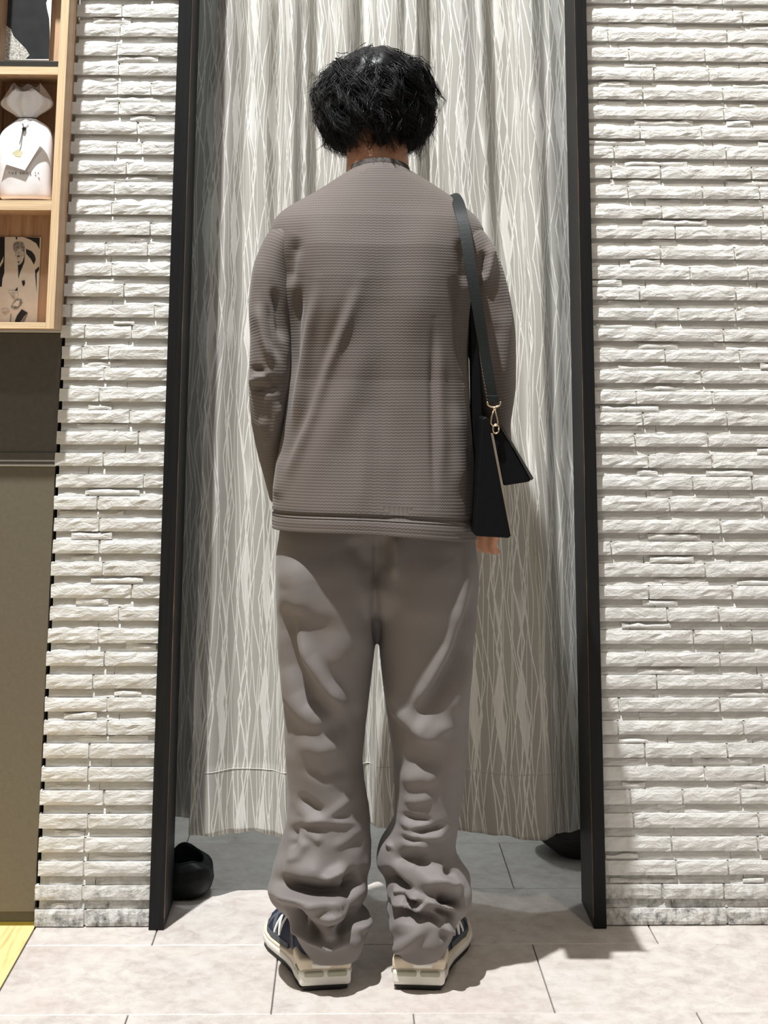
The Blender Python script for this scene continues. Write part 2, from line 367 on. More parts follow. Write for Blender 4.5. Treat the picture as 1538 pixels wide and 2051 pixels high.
# ------------------------------------------------------------------ curtain
def mat_curtain():
    t = NT('lace_patterned_curtain', 0.8, spec=0.2); uv = t.coord('UV'); sp = t.n('ShaderNodeSeparateXYZ', i_0=uv); u, v = sp.outputs[0], sp.outputs[1]
    wob = t.n('ShaderNodeTexNoise', i_Vector=t.map(uv, (14, 5, 1)), i_Scale=1.0, i_Detail=2.0).outputs['Fac']
    wv = t.math('MULTIPLY', t.math('SUBTRACT', wob, 0.5), 0.018)
    uu = t.math('ADD', u, wv); lines = None
    def zig(A, p, ph, P, off, wd):
        tri = t.math('PINGPONG', t.math('ADD', v, ph), p)          # 0..p
        x = t.math('ADD', uu, t.math('MULTIPLY_ADD', tri, A/p, off))
        fr_ = t.math('ABSOLUTE', t.math('SUBTRACT', t.math('FRACT', t.math('DIVIDE', x, P)), 0.5))
        return t.math('SUBTRACT', 1.0, t.math('DIVIDE', fr_, wd/P), clamp=True)
    for a in ((0.020,0.120,0.0,0.050,0.0,0.0017), (-0.020,0.120,0.02,0.050,0.013,0.0017), (0.030,0.21,0.07,0.033,0.0,0.0012), (-0.027,0.17,0.11,0.037,0.02,0.0012), (0.015,0.31,0.05,0.021,0.007,0.0009), (-0.012,0.26,0.15,0.028,0.003,0.0009)):
        z = zig(*a); lines = z if lines is None else t.math('MAXIMUM', lines, z)
    lines = t.math('MULTIPLY', lines, 3.0, clamp=True)
    # solid woven leaf shapes between some of the crossing lines
    def cell(A, p, ph, P, off):
        tri = t.math('PINGPONG', t.math('ADD', v, ph), p); x = t.math('ADD', uu, t.math('MULTIPLY_ADD', tri, A/p, off))
        return t.math('FRACT', t.math('DIVIDE', x, P))
    c1 = cell(0.020,0.120,0.0,0.050,0.0); c2 = cell(-0.020,0.120,0.02,0.050,0.013)
    leaf = t.math('MULTIPLY', t.math('LESS_THAN', t.math('ABSOLUTE', t.math('SUBTRACT', c1, 0.62)), 0.2), t.math('LESS_THAN', t.math('ABSOLUTE', t.math('SUBTRACT', c2, 0.3)), 0.24))
    gate = t.math('MULTIPLY', t.math('SUBTRACT', t.noise(t.map(uv, (9, 4, 1)), 1.0, 1), 0.42), 9.0, clamp=True)
    leaf = t.math('MULTIPLY', t.math('MULTIPLY', leaf, gate), 0.8)
    weave = t.n('ShaderNodeTexWave', wave_type='BANDS', bands_direction='Y', i_Vector=uv, i_Scale=85.0, i_Distortion=1.5, i_Detail=1.0).outputs['Fac']
    fac = t.math('MAXIMUM', lines, leaf)
    nz = t.noise(t.map(uv, (300, 300, 1)), 1.0, 3)
    base = t.mix(t.math('MULTIPLY', weave, 0.35), (0.44,0.425,0.385,1), (0.35,0.335,0.30,1))
    pale = t.mix(t.math('MULTIPLY', nz, 0.4), (0.78,0.765,0.72,1), (0.66,0.645,0.60,1))
    t.color(t.mix(fac, base, pale)); t.bump(fac, 0.35, 0.0012); t.bump(nz, 0.15, 0.0006)
    return t.m
M['curtain'] = mat_curtain()
# fold features: (x px at top, x px at hem, depth at top, depth at hem)
FE = [(352,318,.300,.300),(410,355,.298,.300),(434,378,.300,.298),(440,383,.165,.170),(463,415,.158,.155),(500,470,.196,.190),(536,515,.160,.192),(562,540,.198,.182),
      (588,572,.156,.152),(612,600,.176,.190),(637,640,.212,.225),(668,668,.184,.222),(692,700,.158,.20),(733,738,.215,.238),(765,762,.170,.20),(790,778,.162,.195),(812,810,.178,.205),(830,840,.172,.212),
      (858,880,.226,.215),(874,905,.236,.212),(880,918,.160,.196),(915,950,.150,.176),(955,1000,.166,.150),(990,1040,.214,.132),(1026,1082,.226,.140),(1034,1094,.170,.150),(1055,1110,.158,.168),(1090,1130,.182,.185),(1130,1165,.205,.205),(1180,1215,.22,.22)]
NU, NZ, ZH, ZT = 1500, 120, 0.118, 2.40
zs = np.concatenate([np.linspace(ZH, 0.30, 26), np.linspace(0.31, ZT, NZ-26)])
ztop, zbot = at(700, 0, 0.2)[2], at(700, 1600, 0.2)[2]
xt = np.array([at(f[0], 0, 0.2)[0] for f in FE]); xb_ = np.array([at(f[1], 1600, 0.2)[0] for f in FE])
yt = np.array([f[2] for f in FE]); yb_ = np.array([f[3] for f in FE])
S = np.linspace(0, len(FE)-1, NU)          # parameter running along the fold features
def hermite(y, s):
    i = np.clip(s.astype(int), 0, len(y)-2); t = s-i; t = t*t*(3-2*t); return y[i]*(1-t)+y[i+1]*t
CV, CUV = [], []
for z in zs:
    k = np.clip((z-zbot)/(ztop-zbot), -0.15, 1.05); kk = k**1.0 if k > 0 else k
    xx = smooth1(np.interp(S, np.arange(len(FE)), xb_*(1-kk)+xt*kk), 12); ke = np.clip(k, 0, 1)**0.8
    yy = hermite(yb_*(1-ke)+yt*ke, S)
    yy = yy+0.004*vnoise(np.stack([xx*22, xx*0+z*1.4, xx*0], 1), 3)+0.0015*vnoise(np.stack([xx*70, xx*0+z*2.5, xx*0], 1), 4)
    if z < 0.235: yy = yy-0.0015
    zz = z+(0.004*vnoise(np.stack([xx*30, xx*0, xx*0], 1), 8) if z == zs[0] else 0)
    CV.append(np.stack([xx, yy, xx*0+zz], 1))
CV = np.array(CV)
arc = np.cumsum(np.concatenate([[0], np.hypot(np.diff(CV[60,:,0]), np.diff(CV[60,:,1]))]))
for r_ in range(NZ): CUV.append(np.stack([arc, np.full(NU, zs[r_])], 1))
F = [(r_*NU+c, r_*NU+c+1, (r_+1)*NU+c+1, (r_+1)*NU+c) for r_ in range(NZ-1) for c in range(NU-1)]
cu = empty('curtain', 'pale grey lace-patterned fabric curtain hanging in the black frame behind the person', 'curtain')
o = obj('drape', CV.reshape(-1, 3), F, M['curtain'], cu, True, np.array(CUV).reshape(-1, 2))
md = o.modifiers.new('thickness', 'SOLIDIFY'); md.thickness = 0.0012; md.offset = 1
hi = int(np.argmin(abs(zs-0.235)))
mb = MB(); P = CV[hi, ::6].copy(); P[:,1] -= 0.0015; mb.tube(P, 0.0008, 5); mb.build('hem_stitching', plain('pale_thread', (0.55,0.53,0.49,1), 0.8), cu, True)
mb = MB(); mb.tube([(XL+0.03, 0.205, 2.41), (XR-0.026, 0.205, 2.41)], 0.010, 12)
tag(mb.build('curtain_rail', M['frame'], None, True), 'dark round curtain rail inside the top of the black frame', 'rail')
# ------------------------------------------------------------------ plywood shelf, cabinet and what stands on them
YS, YSB = -0.070, 0.034
px = lambda x, y, Y: at(x, y, Y)
xr0, xr1 = px(108.5, 300, YS)[0], px(124.5, 300, YS)[0]; xl1 = px(-19, 300, YS)[0]; TH = xr1-xr0
zc = px(60, 658, YS)[2]; z1b, z1t = px(60, 420.5, YS)[2], px(60, 401, YS)[2]; z2b, z2t = px(60, 149, YS)[2], px(60, 133.5, YS)[2]
sh = empty('wall_shelf', 'pale plywood cubby shelf standing on the dark grey cabinet', 'shelf')
ZTOP = 2.0
def ply(name, x0, x1, z0, z1, edge):
    mb = MB().box(x0, x1, YS+0.0004, YSB, z0, z1); o = mb.build(name, M['ply'], sh)
    # the front edge shows the laminations
    e = MB().box(x0, x1, YS, YS+0.0004, z0, z1).build('edge', M[edge], o); return o
for x0 in (xl1-TH-0.107-TH, xl1-TH, xr0): ply('upright', x0, x0+TH, zc, ZTOP, 'ply_edge_v')
for xa, xb in ((xl1, xr0), (xl1-TH-0.107, xl1-TH)):
    for a, b in ((z1b, z1t), (z2b, z2t), (zc, zc+0.012), (ZTOP-0.018, ZTOP)): ply('shelf_board', xa+0.0002, xb-0.0002, a, b, 'ply_edge_h')
MB().box(xl1-TH-0.107-TH, xr1, YSB, YSB+0.010, zc, ZTOP).build('back_panel', M['ply'], sh)
o = MB().box(xl1+0.001, xr0-0.001, YS+0.003, YSB-0.001, z2t+0.0003, z2t+0.0125).build('display_riser', M['darkmetal']); bevel(o, 0.0006)
tag(o, 'thin dark metal riser under the black fur picture on the upper shelf', 'display riser')
# cabinet
XC = XWL-0.002; YC = 0.024
cb = empty('cabinet', 'dark grey laminate cabinet below the plywood shelf, beside the white brick pier', 'cabinet')
yC = lambda y: px(60, y, YC)[2]
zct = zc-0.001
MB().box(-1.55, XC-0.002, YC+0.02, 0.45, 0.05, zct-0.004).build('body', M['black'], cb)  # sides coloured black to carry the shade in the gap beside the bricks
bevel(MB().box(-1.55, XC-0.0005, YC-0.002, 0.45, zct-0.004, zct).build('top_edge', M['alu'], cb), 0.0006)
dr = MB().box(-1.55, XC-0.001, YC, YC+0.02, yC(915), zct-0.005).build('drawer_front', M['lamin'], cb); bevel(dr, 0.001); dr['label'] = 'charcoal upper drawer front'
lp = MB().box(-1.55, XC-0.001, YC-0.003, YC, yC(920), yC(906.5)).build('drawer_lip', M['lamin'], dr); bevel(lp, 0.0008)
st = MB().box(-1.55, XC-0.001, YC-0.001, YC+0.02, yC(934), yC(920.5)).build('metal_strip', M['alu'], cb); bevel(st, 0.0006)
MB().box(-1.55, XC-0.001, YC-0.0025, YC-0.001, yC(929.5), yC(924.5)).build('groove', M['lamin'], st)
do = MB().box(-1.55, XC-0.002, YC, YC+0.02, yC(1826), yC(935)).build('door', M['lamin2'], cb); bevel(do, 0.001); do['label'] = 'tall taupe lower door panel'
MB().box(-1.55, XC-0.003, YC+0.006, YC+0.03, 0.006, yC(1826.5)).build('plinth', M['lamin'], cb)
MB().box(-1.55, XC-0.003, YC+0.004, YC+0.03, 0.0, 0.006).build('base_rail', plain('olive_strip', lin(120,105,20), 0.5), cb)

# pictures
def picture(name, label, cat, Yp, rect, layers):
    x0, y0, x1, y1 = rect; v = []; f = []; fm = []
    mats = [M['print_white'], M['print_black'], M['print_grey'], M['print_light'], M['print_fur']]
    A, B, C_, D_ = px(x0, y1, Yp), px(x1, y1, Yp), px(x1, y0, Yp), px(x0, y0, Yp)
    xa, xb, za, zb = A[0], (B[0]+C_[0])/2, A[2], C_[2]
    mb = MB().box(xa, xb, Yp, Yp+0.002, za, zb); v, f = list(mb.v), list(mb.f); fm = [0]*len(f)
    for li, (mi, poly) in enumerate(layers):
        b = len(v); off = 0.00015*(li+1)
        for (X, Y_) in poly:
            p = px(X, Y_, Yp); v.append((min(max(p[0], xa), xb), Yp-off, min(max(p[2], za), zb)))
        f.append(tuple(range(b, b+len(poly)))); fm.append(mi)
    o = obj(name, v, f, None, None, False, None, mats, fm); return tag(o, label, cat)
k = lambda pts, s, ox, oy: [(ox+a*s, oy+b*s) for a, b in pts]
q = lambda mi, pts: (mi, k(pts, 0.1463, 0, 400))
picture('photo_print', 'black and white photo print of a figure in a white coat, in the lowest cubby', 'picture', 0.030, (-20, 475, 78, 656.5), [
    q(1, [(-60,510),(66,510),(60,1000),(35,1080),(25,1190),(-60,1200)]), q(0, [(-20,920),(50,775),(45,850),(-20,960)]),
    q(1, [(320,508),(545,520),(540,680),(500,600),(420,550)]), q(1, [(355,675),(430,705),(475,760),(490,820),(465,890),(420,810),(360,740)]),
    q(1, [(480,965),(535,915),(535,960),(502,1010),(502,1280),(487,1080)]), q(1, [(215,505),(240,505),(235,545),(220,545)]),
    q(3, [(225,690),(265,650),(335,700),(340,790),(300,870),(260,895),(240,850),(225,780),(205,770)]),
    q(2, [(190,600),(240,575),(310,585),(338,640),(335,735),(300,690),(265,660),(240,700),(215,722),(185,690),(178,640)]),
    q(1, [(240,765),(272,765),(270,780),(243,785)]), q(1, [(242,848),(272,845),(262,862),(246,862)]),
    q(1, [(342,755),(332,860),(275,1000),(255,1085),(248,900),(275,892),(310,852)]), q(1, [(300,1110),(340,1105),(345,1150),(325,1190),(305,1150)]),
    q(3, [(110,1240),(240,1250),(250,1340),(200,1375)]), q(1, [(205,1245),(243,1195),(243,1245)]),
    q(2, [(150,1470),(215,1370),(290,1360),(312,1412),(250,1490),(200,1500)]), q(0, [(175,1450),(225,1385),(280,1380),(250,1460)]),
    q(1, [(235,1590),(300,1500),(382,1550),(340,1650),(262,1752),(200,1725),(212,1650)]), q(2, [(260,1700),(330,1600),(375,1555),(335,1650),(270,1745)]),
    q(2, [(125,1770),(150,1560),(160,1560),(150,1770)]), q(3, [(20,1500),(120,1490),(140,1530),(60,1560)])])
q2 = lambda mi, pts: (mi, k(pts, 0.091, 0, 0))
picture('fur_picture', 'black picture with a pale fur texture standing on the topmost shelf', 'picture', 0.008, (-19, -150, 104.5, 119.5), [
    q2(1, [(-200,-1600),(1040,-1600),(1040,0),(1015,60),(1035,200),(1080,400),(1098,700),(1125,900),(1115,1300),(-200,1300)]),
    q2(4, [(0,560),(100,530),(240,640),(300,800),(430,930),(580,1090),(650,1210),(560,1300),(60,1300),(50,850),(15,700)]),
    q2(0, [(80,-40),(110,-40),(15,390),(-5,300)]), q2(0, [(130,-20),(140,-20),(120,60),(110,40)]), q2(0, [(-80,850),(-5,900),(45,1300),(-80,1300)])])

# gift bag
def mat_cloth(name, c, weave=900, rough=0.85, sheen=0.0, bump=0.2):
    t = NT(name, rough, spec=0.2); co = t.coord(); n1 = t.noise(co, 18, 3); n2 = t.noise(t.map(co, (weave, weave, weave*0.5)), 1.0, 2)
    f = t.math('ADD', t.math('MULTIPLY', n1, 0.6), t.math('MULTIPLY', n2, 0.4))
    t.color(t.ramp(f, [(0.3, tuple(x*0.9 for x in c[:3])+(1,)), (0.7, tuple(min(1, x*1.08) for x in c[:3])+(1,))]))
    t.bump(n2, bump, 0.0004)
    if sheen: t.b.inputs['Sheen Weight'].default_value = sheen
    return t.m
M['organza'] = mat_cloth('white_nonwoven', (0.80,0.78,0.775,1)); M['cord'] = plain('black_cord', (0.012,0.012,0.012,1), 0.5)
gb = empty('gift_bag', 'white fabric drawstring gift bag with a hanging tag on the middle shelf', 'gift bag')
YG = -0.022
prof = [(399.5,5,101,.020,.7),(396,-1,104,.026,.75),(370,-2,103,.030,.7),(330,-3,105,.030,.75),(295,-3,106,.028,.8),(270,0,105,.024,.85),(256,12,100,.021,.9),(247,24,88,.018,1),(240,36,74,.014,1),(236,36,72,.013,1),
        (228,26,82,.017,1),(216,4,104,.022,1),(207,0,108,.025,1),(198,5,104,.027,1),(188,14,95,.026,1),(178,22,84,.022,1),(174,25,80,.019,1)]
nu = 96; V = []; th = np.linspace(0, 2*np.pi, nu, endpoint=False); rows = []
pr = np.array(prof); tt = np.linspace(0, len(pr)-1, 90)
pr = np.stack([smooth1(np.interp(tt, np.arange(len(pr)), pr[:,i]), 2.0) for i in range(5)], 1)
for (yy, xa, xb, dep, ex) in pr:
    ex = min(ex, 1); A = px(xa, yy, YG); B = px(xb, yy, YG); cx, hw = (A[0]+B[0])/2, (B[0]-A[0])/2; z = A[2]
    c, s = np.cos(th), np.sin(th); ruf = np.clip((262-yy)/24, 0, 1)*(1 if yy > 236 else 1)
    rr = 1+0.16*ruf*np.sin(9*th+1.2+yy*0.01)*(0.6 if yy > 225 else 1)+0.05*vnoise(np.stack([c*2.2, s*2.2, th*0+yy*0.035], 1), 12)
    X = cx+hw*np.sign(c)*abs(c)**ex; Yv = YG+dep*np.sign(s)*abs(s)**ex*rr
    Zv = z+0.004*ruf*np.sin(5*th)*np.clip((215-yy)/30, 0, 1)+0.006*np.clip((200-yy)/26, 0, 1)*np.where(s > 0, 1, -1.6)
    V.append(np.stack([X, Yv, Zv], 1))
V = np.array(V); nr = len(V); V[:,:,2] = np.maximum(V[:,:,2], z1t+0.0006)
F = [(r*nu+i, r*nu+(i+1)%nu, (r+1)*nu+(i+1)%nu, (r+1)*nu+i) for r in range(nr-1) for i in range(nu)]+[tuple(range(nu-1, -1, -1))]
o = obj('pouch', V.reshape(-1, 3), F, M['organza'], gb, True); md = o.modifiers.new('t', 'SOLIDIFY'); md.thickness = 0.0008
neck = V[int(np.argmin(abs(pr[:,0]-237.5)))]
mb = MB(); mb.tube(list(neck*[1,1,1]+(neck-neck.mean(0))*0.06)+[neck[0]], 0.0009, 6); mb.build('cord', M['cord'], gb, True)
YT = YG-0.036
tagc = [px(10+a*0.1658, 100+b*0.1658, YT) for a, b in ((-62+250,880),(530,985),(240,1455),(-60,1360))]
tg = MB().prism(tagc, (0, 0.0006, 0)).build('tag', plain('white_card', (0.86,0.85,0.83,1), 0.6, var=0.03), gb); tg['label'] = 'blank white card tag'
gold = k([(150,1240),(215,1200),(270,1230),(250,1290),(190,1285)], 0.1658, 0, 100)
MB().prism([px(a, b, YT-0.0004) for a, b in gold], (0, 0.0003, 0)).build('gold_mark', plain('pale_gold_foil', (0.80,0.74,0.48,1), 0.35, 0.2), tg)
mb = MB()
for path in ([(265,880),(330,860),(385,855)], [(270,885),(295,945)], [(375,862),(330,915),(295,945)], [(275,950),(250,1080),(235,1130)], [(285,950),(262,1090),(252,1170),(235,1210)]):
    mb.tube([px(a*0.1658, 100+b*0.1658, YT-0.001) for a, b in path], 0.00045, 5)
mb.build('drawstring', M['cord'], gb, True)
b = px(292*0.1658, 100+952*0.1658, YT-0.002); bm = bmesh.new(); bmesh.ops.create_uvsphere(bm, u_segments=16, v_segments=10, radius=0.0044, matrix=Matrix.Translation(b)@Matrix.Diagonal((1,0.7,0.9,1)))
me = bpy.data.meshes.new('toggle'); bm.to_mesh(me); bm.free(); me.materials.append(plain('black_bead', (0.01,0.01,0.01,1), 0.2)); o = bpy.data.objects.new('toggle', me); COL.objects.link(o); o.parent = gb
def text(body, name, mat, parent, mw, size, extr=0.0002, spacing=1.0):
    c = bpy.data.curves.new(name, 'FONT'); c.body = body; c.size = size; c.extrude = extr; c.space_character = spacing; c.align_x = 'CENTER'
    t0 = bpy.data.objects.new(name, c); COL.objects.link(t0); dg = bpy.context.evaluated_depsgraph_get(); dg.update()
    me = bpy.data.meshes.new_from_object(t0.evaluated_get(dg)); bpy.data.objects.remove(t0); me.materials.clear(); me.materials.append(mat)
    o = bpy.data.objects.new(name, me); COL.objects.link(o); o.matrix_world = mw; o.parent = parent; return o
ty = min(V[int(np.argmin(abs(pr[:,0]-347)))][:,1])-0.0012
p = px(48, 349, ty)
text('THE SHOP TK', 'lettering', plain('grey_print', (0.06,0.06,0.06,1), 0.6), gb, Matrix.Translation(p)@Matrix.Rotation(math.pi/2, 4, 'X'), 0.0062, 0.0003, 1.75)

# ------------------------------------------------------------------ things on the fitting-room floor
def soft_shell(rows, nu, noise, seed):
    V = []; th = np.linspace(0, 2*np.pi, nu, endpoint=False)
    for (z, cx, cy, a, b_, ex) in rows:
        c, s = np.cos(th), np.sin(th); n = vnoise(np.stack([c*1.7, s*1.7, th*0+z*22], 1), seed)
        V.append(np.stack([cx+a*np.sign(c)*abs(c)**ex*(1+noise*n), cy+b_*np.sign(s)*abs(s)**ex*(1+noise*n), th*0+z+0.012*n*(z > 0.03)], 1))
    V = np.array(V); nr = len(V)
    F = [(r*nu+i, r*nu+(i+1)%nu, (r+1)*nu+(i+1)%nu, (r+1)*nu+i) for r in range(nr-1) for i in range(nu)]+[tuple(range(nu-1, -1, -1)), tuple(range((nr-1)*nu, nr*nu))]
    return V, F
def rows_interp(ctrl, n, sm=2.0):
    c = np.array(ctrl, float); t = np.linspace(0, len(c)-1, n); return np.stack([smooth1(np.interp(t, np.arange(len(c)), c[:,i]), sm) for i in range(c.shape[1])], 1)
M['bagcloth'] = plain('black_soft_leather', (0.003,0.004,0.0045,1), 0.5, spec=0.25, var=0.3, scale=30, bump=0.25, bd=0.002)
c0 = onfloor(366, 1806)
ctrl = [(0.001,c0[0]-.012,c0[1]+.055,.046,.048,.75),(0.012,c0[0]-.012,c0[1]+.055,.060,.060,.75),(0.030,c0[0]-.008,c0[1]+.056,.066,.064,.8),(0.050,c0[0]-.006,c0[1]+.058,.063,.062,.85),(0.062,c0[0]-.010,c0[1]+.060,.052,.054,.9),
        (0.063,c0[0]-.012,c0[1]+.060,.046,.048,.9),(0.052,c0[0]-.012,c0[1]+.060,.044,.046,.9),(0.028,c0[0]-.012,c0[1]+.058,.046,.046,.85),(0.016,c0[0]-.012,c0[1]+.056,.040,.040,.8)]
V, F = soft_shell(rows_interp(ctrl, 60, 1.2), 72, 0.10, 21); V[:,:,2] = np.maximum(V[:,:,2], 0.0008)
bg = empty('soft_bag', 'small slumped black bag open at the top, on the floor behind the left jamb', 'bag')
obj('bag_body', V.reshape(-1,3), F, M['bagcloth'], bg, True)
rim = V[int(len(V)*0.57)]; mb = MB(); mb.tube(list(rim)+[rim[0]], 0.0022, 6); mb.build('rim', M['bagcloth'], bg, True)
# dark woven basket half hidden by the curtain
c1 = onfloor(1128, 1730); bx_, by_ = c1[0]+0.060, c1[1]+0.085
M['weave'] = (lambda t: (t.color(t.ramp(t.n('ShaderNodeTexWave', wave_type='BANDS', bands_direction='Z', i_Vector=t.coord(), i_Scale=60.0, i_Distortion=3.0).outputs['Fac'], [(0.2,(0.006,0.005,0.004,1)),(0.8,(0.035,0.027,0.02,1))])), t.m)[1])(NT('dark_woven_fibre', 0.7))
bk = empty('basket', 'dark woven basket half hidden under the curtain beside the right jamb', 'basket')
ctrl = [(0.001,bx_,by_,.060,.060,.8),(0.004,bx_,by_,.068,.066,.8),(0.040,bx_,by_,.108,.085,.8),(0.046,bx_,by_,.112,.088,.8),(0.12,bx_,by_,.120,.094,.8),(0.20,bx_,by_,.124,.097,.8),(0.20,bx_,by_,.118,.091,.8),(0.06,bx_,by_,.106,.082,.8)]
V, F = soft_shell(np.array(ctrl), 64, 0.0, 3); obj('basket_body', V.reshape(-1,3), F, M['weave'], bk, False)
rim = V[5]; mb = MB(); mb.tube(list(rim)+[rim[0]], 0.005, 8); mb.build('basket_rim', M['weave'], bk, True)
rim = V[3]; mb = MB(); mb.tube(list(rim)+[rim[0]], 0.003, 8); mb.build('base_band', M['black'], bk, True)
# ------------------------------------------------------------------ person
person = empty('person', 'person seen from behind in a taupe ribbed top and grey trousers, facing the curtain', 'person')
PY = -0.20
person.location = (0, 0, 0)
M['skin'] = (lambda t: (t.color(t.ramp(t.noise(t.coord(), 30, 4), [(0.3,(0.50,0.235,0.135,1)),(0.7,(0.60,0.31,0.19,1))])), t.b.inputs['Subsurface Weight'].__setattr__('default_value', 0.08), t.m)[2])(NT('skin', 0.5, spec=0.35))
def mat_knit():
    t = NT('taupe_ribbed_knit', 0.75, spec=0.25); uv = t.coord('UV'); sp = t.n('ShaderNodeSeparateXYZ', i_0=uv); u, v = sp.outputs[0], sp.outputs[1]
    wob = t.math('MULTIPLY', t.math('SINE', t.math('MULTIPLY', u, 2*math.pi/0.0062)), 0.00055)
    ph = t.math('MULTIPLY', t.math('ADD', v, wob), 2*math.pi/0.0052); rib = t.math('MULTIPLY_ADD', t.math('SINE', ph), 0.5, 0.5)
    st = t.math('MULTIPLY_ADD', t.math('SINE', t.math('MULTIPLY', u, 2*math.pi/0.0031)), 0.5, 0.5)
    n = t.noise(t.coord(), 8, 3)
    c = t.mix(rib, (0.094,0.077,0.067,1), (0.150,0.124,0.108,1)); c = t.mix(t.math('MULTIPLY', st, 0.14), c, (0.085,0.07,0.062,1)); c = t.mix(t.math('MULTIPLY', n, 0.25), c, (0.16,0.14,0.135,1))
    t.color(c); t.bump(rib, 0.32, 0.0010); t.bump(st, 0.12, 0.0005); t.b.inputs['Sheen Weight'].default_value = 0.12
    return t.m
M['knit'] = mat_knit()
def mat_trouser():
    t = NT('grey_taupe_twill', 0.62, spec=0.3); co = t.coord(); n = t.noise(co, 9, 3); w_ = t.noise(t.map(co, (900, 900, 350)), 1.0, 2)
    c = t.mix(t.math('MULTIPLY', n, 0.6), (0.190,0.167,0.156,1), (0.160,0.143,0.136,1)); c = t.mix(t.math('MULTIPLY', w_, 0.2), c, (0.13,0.118,0.112,1))
    t.color(c); t.bump(w_, 0.12, 0.0004); t.bump(t.noise(t.map(co, (55,55,38)), 1.0, 3), 0.10, 0.003); t.b.inputs['Sheen Weight'].default_value = 0.10
    return t.m
M['trouser'] = mat_trouser()

def stroke_disp(PX, strokes):
    d = np.zeros(len(PX))
    for (pts, wd, amp, *opt) in strokes:
        sharp = opt and opt[0]; P = np.array(pts, float); seg = np.hypot(*np.diff(P, axis=0).T); cum = np.concatenate([[0], np.cumsum(seg)]); L = cum[-1]
        best = np.full(len(PX), 1e9); bt = np.zeros(len(PX))
        for i in range(len(P)-1):
            a, e = P[i], P[i+1]-P[i]; t = np.clip(((PX-a)@e)/(e@e), 0, 1); q_ = a+t[:,None]*e; dd = np.hypot(*(PX-q_).T)
            m_ = dd < best; best = np.where(m_, dd, best); bt = np.where(m_, (cum[i]+t*seg[i])/L, bt)
        fade = np.clip(np.minimum(bt, 1-bt)/0.30, 0, 1); fade = 0.10+0.90*fade*fade*(3-2*fade)
        d += amp*fade*(np.exp(-best/wd) if sharp else np.exp(-(best/wd)**2))
    return d
def loft(rings, nu):            # rings: z, cx, cy, half-width, half-depth, exponent
    th = np.linspace(0, 2*np.pi, nu, endpoint=False)+np.pi/2; c, s = np.cos(th), np.sin(th); V = []
    for (z, cx, cy, a, b_, ex) in rings:
        V.append(np.stack([cx+a*np.sign(c)*abs(c)**ex, cy+b_*np.sign(s)*abs(s)**ex, np.full(nu, z)], 1))
    return np.array(V)
def grid_normals(V):
    du = np.roll(V, -1, 1)-np.roll(V, 1, 1); dv = np.gradient(V, axis=0); n = np.cross(du, dv); return n/(np.linalg.norm(n, axis=2, keepdims=True)+1e-12)
def grid_faces(nr, nu, off=0): return [(off+r*nu+i, off+r*nu+(i+1)%nu, off+(r+1)*nu+(i+1)%nu, off+(r+1)*nu+i) for r in range(nr-1) for i in range(nu)]
def sil_rings(tab, cyf, bf, exf, n, sm=3.0):
    T = np.array(tab, float); y = np.linspace(T[0,0], T[-1,0], n); R_ = []
    xl = smooth1(np.interp(y, T[:,0], T[:,1]), sm); xr = smooth1(np.interp(y, T[:,0], T[:,2]), sm)
    for yy, a, b_ in zip(y, xl, xr):
        Yc = float(np.interp(yy, *cyf)); A, B = at(a, yy, Yc), at(b_, yy, Yc)
        R_.append(((A[2]+B[2])/2, (A[0]+B[0])/2, Yc, (B[0]-A[0])/2, float(np.interp(yy, *bf)), float(np.interp(yy, *exf))))
    return np.array(R_)

# ---- trousers
LL = [(1020,572,757),(1060,561,758),(1120,553,758),(1180,553,757),(1250,558,756),(1320,564,748),(1400,568,738),(1470,571,728),(1520,573,723),(1580,576,730),(1640,577,738),(1680,567,741),(1720,551,743),(1755,537,743),
      (1775,532,741),(1790,536,737),(1805,550,730),(1815,560,726),(1830,570,733),(1845,576,742),(1860,580,741),(1880,584,736),(1900,590,728)]
RL = [(1020,752,938),(1060,752,950),(1120,752,957),(1180,753,958),(1250,755,955),(1320,761,945),(1400,770,940),(1470,780,936),(1520,786,931),(1580,788,925),(1640,788,919),(1665,776,915),(1690,760,911),(1715,753,916),
      (1740,754,932),(1760,762,942),(1780,773,947),(1800,778,946),(1815,778,940),(1830,779,924),(1850,780,914),(1875,782,910),(1900,786,902)]
cyf = ([1020,1180,1400,1560,1700,1760,1800,1860,1920],[-.200,-.200,-.195,-.195,-.200,-.205,-.218,-.229,-.222])
bf = ([1020,1120,1200,1300,1450,1600,1700,1770,1810,1850,1920],[.098,.106,.106,.100,.092,.084,.088,.098,.089,.089,.080])
exf = ([1020,1150,1300,1500,1920],[.72,.72,.82,.92,.95])
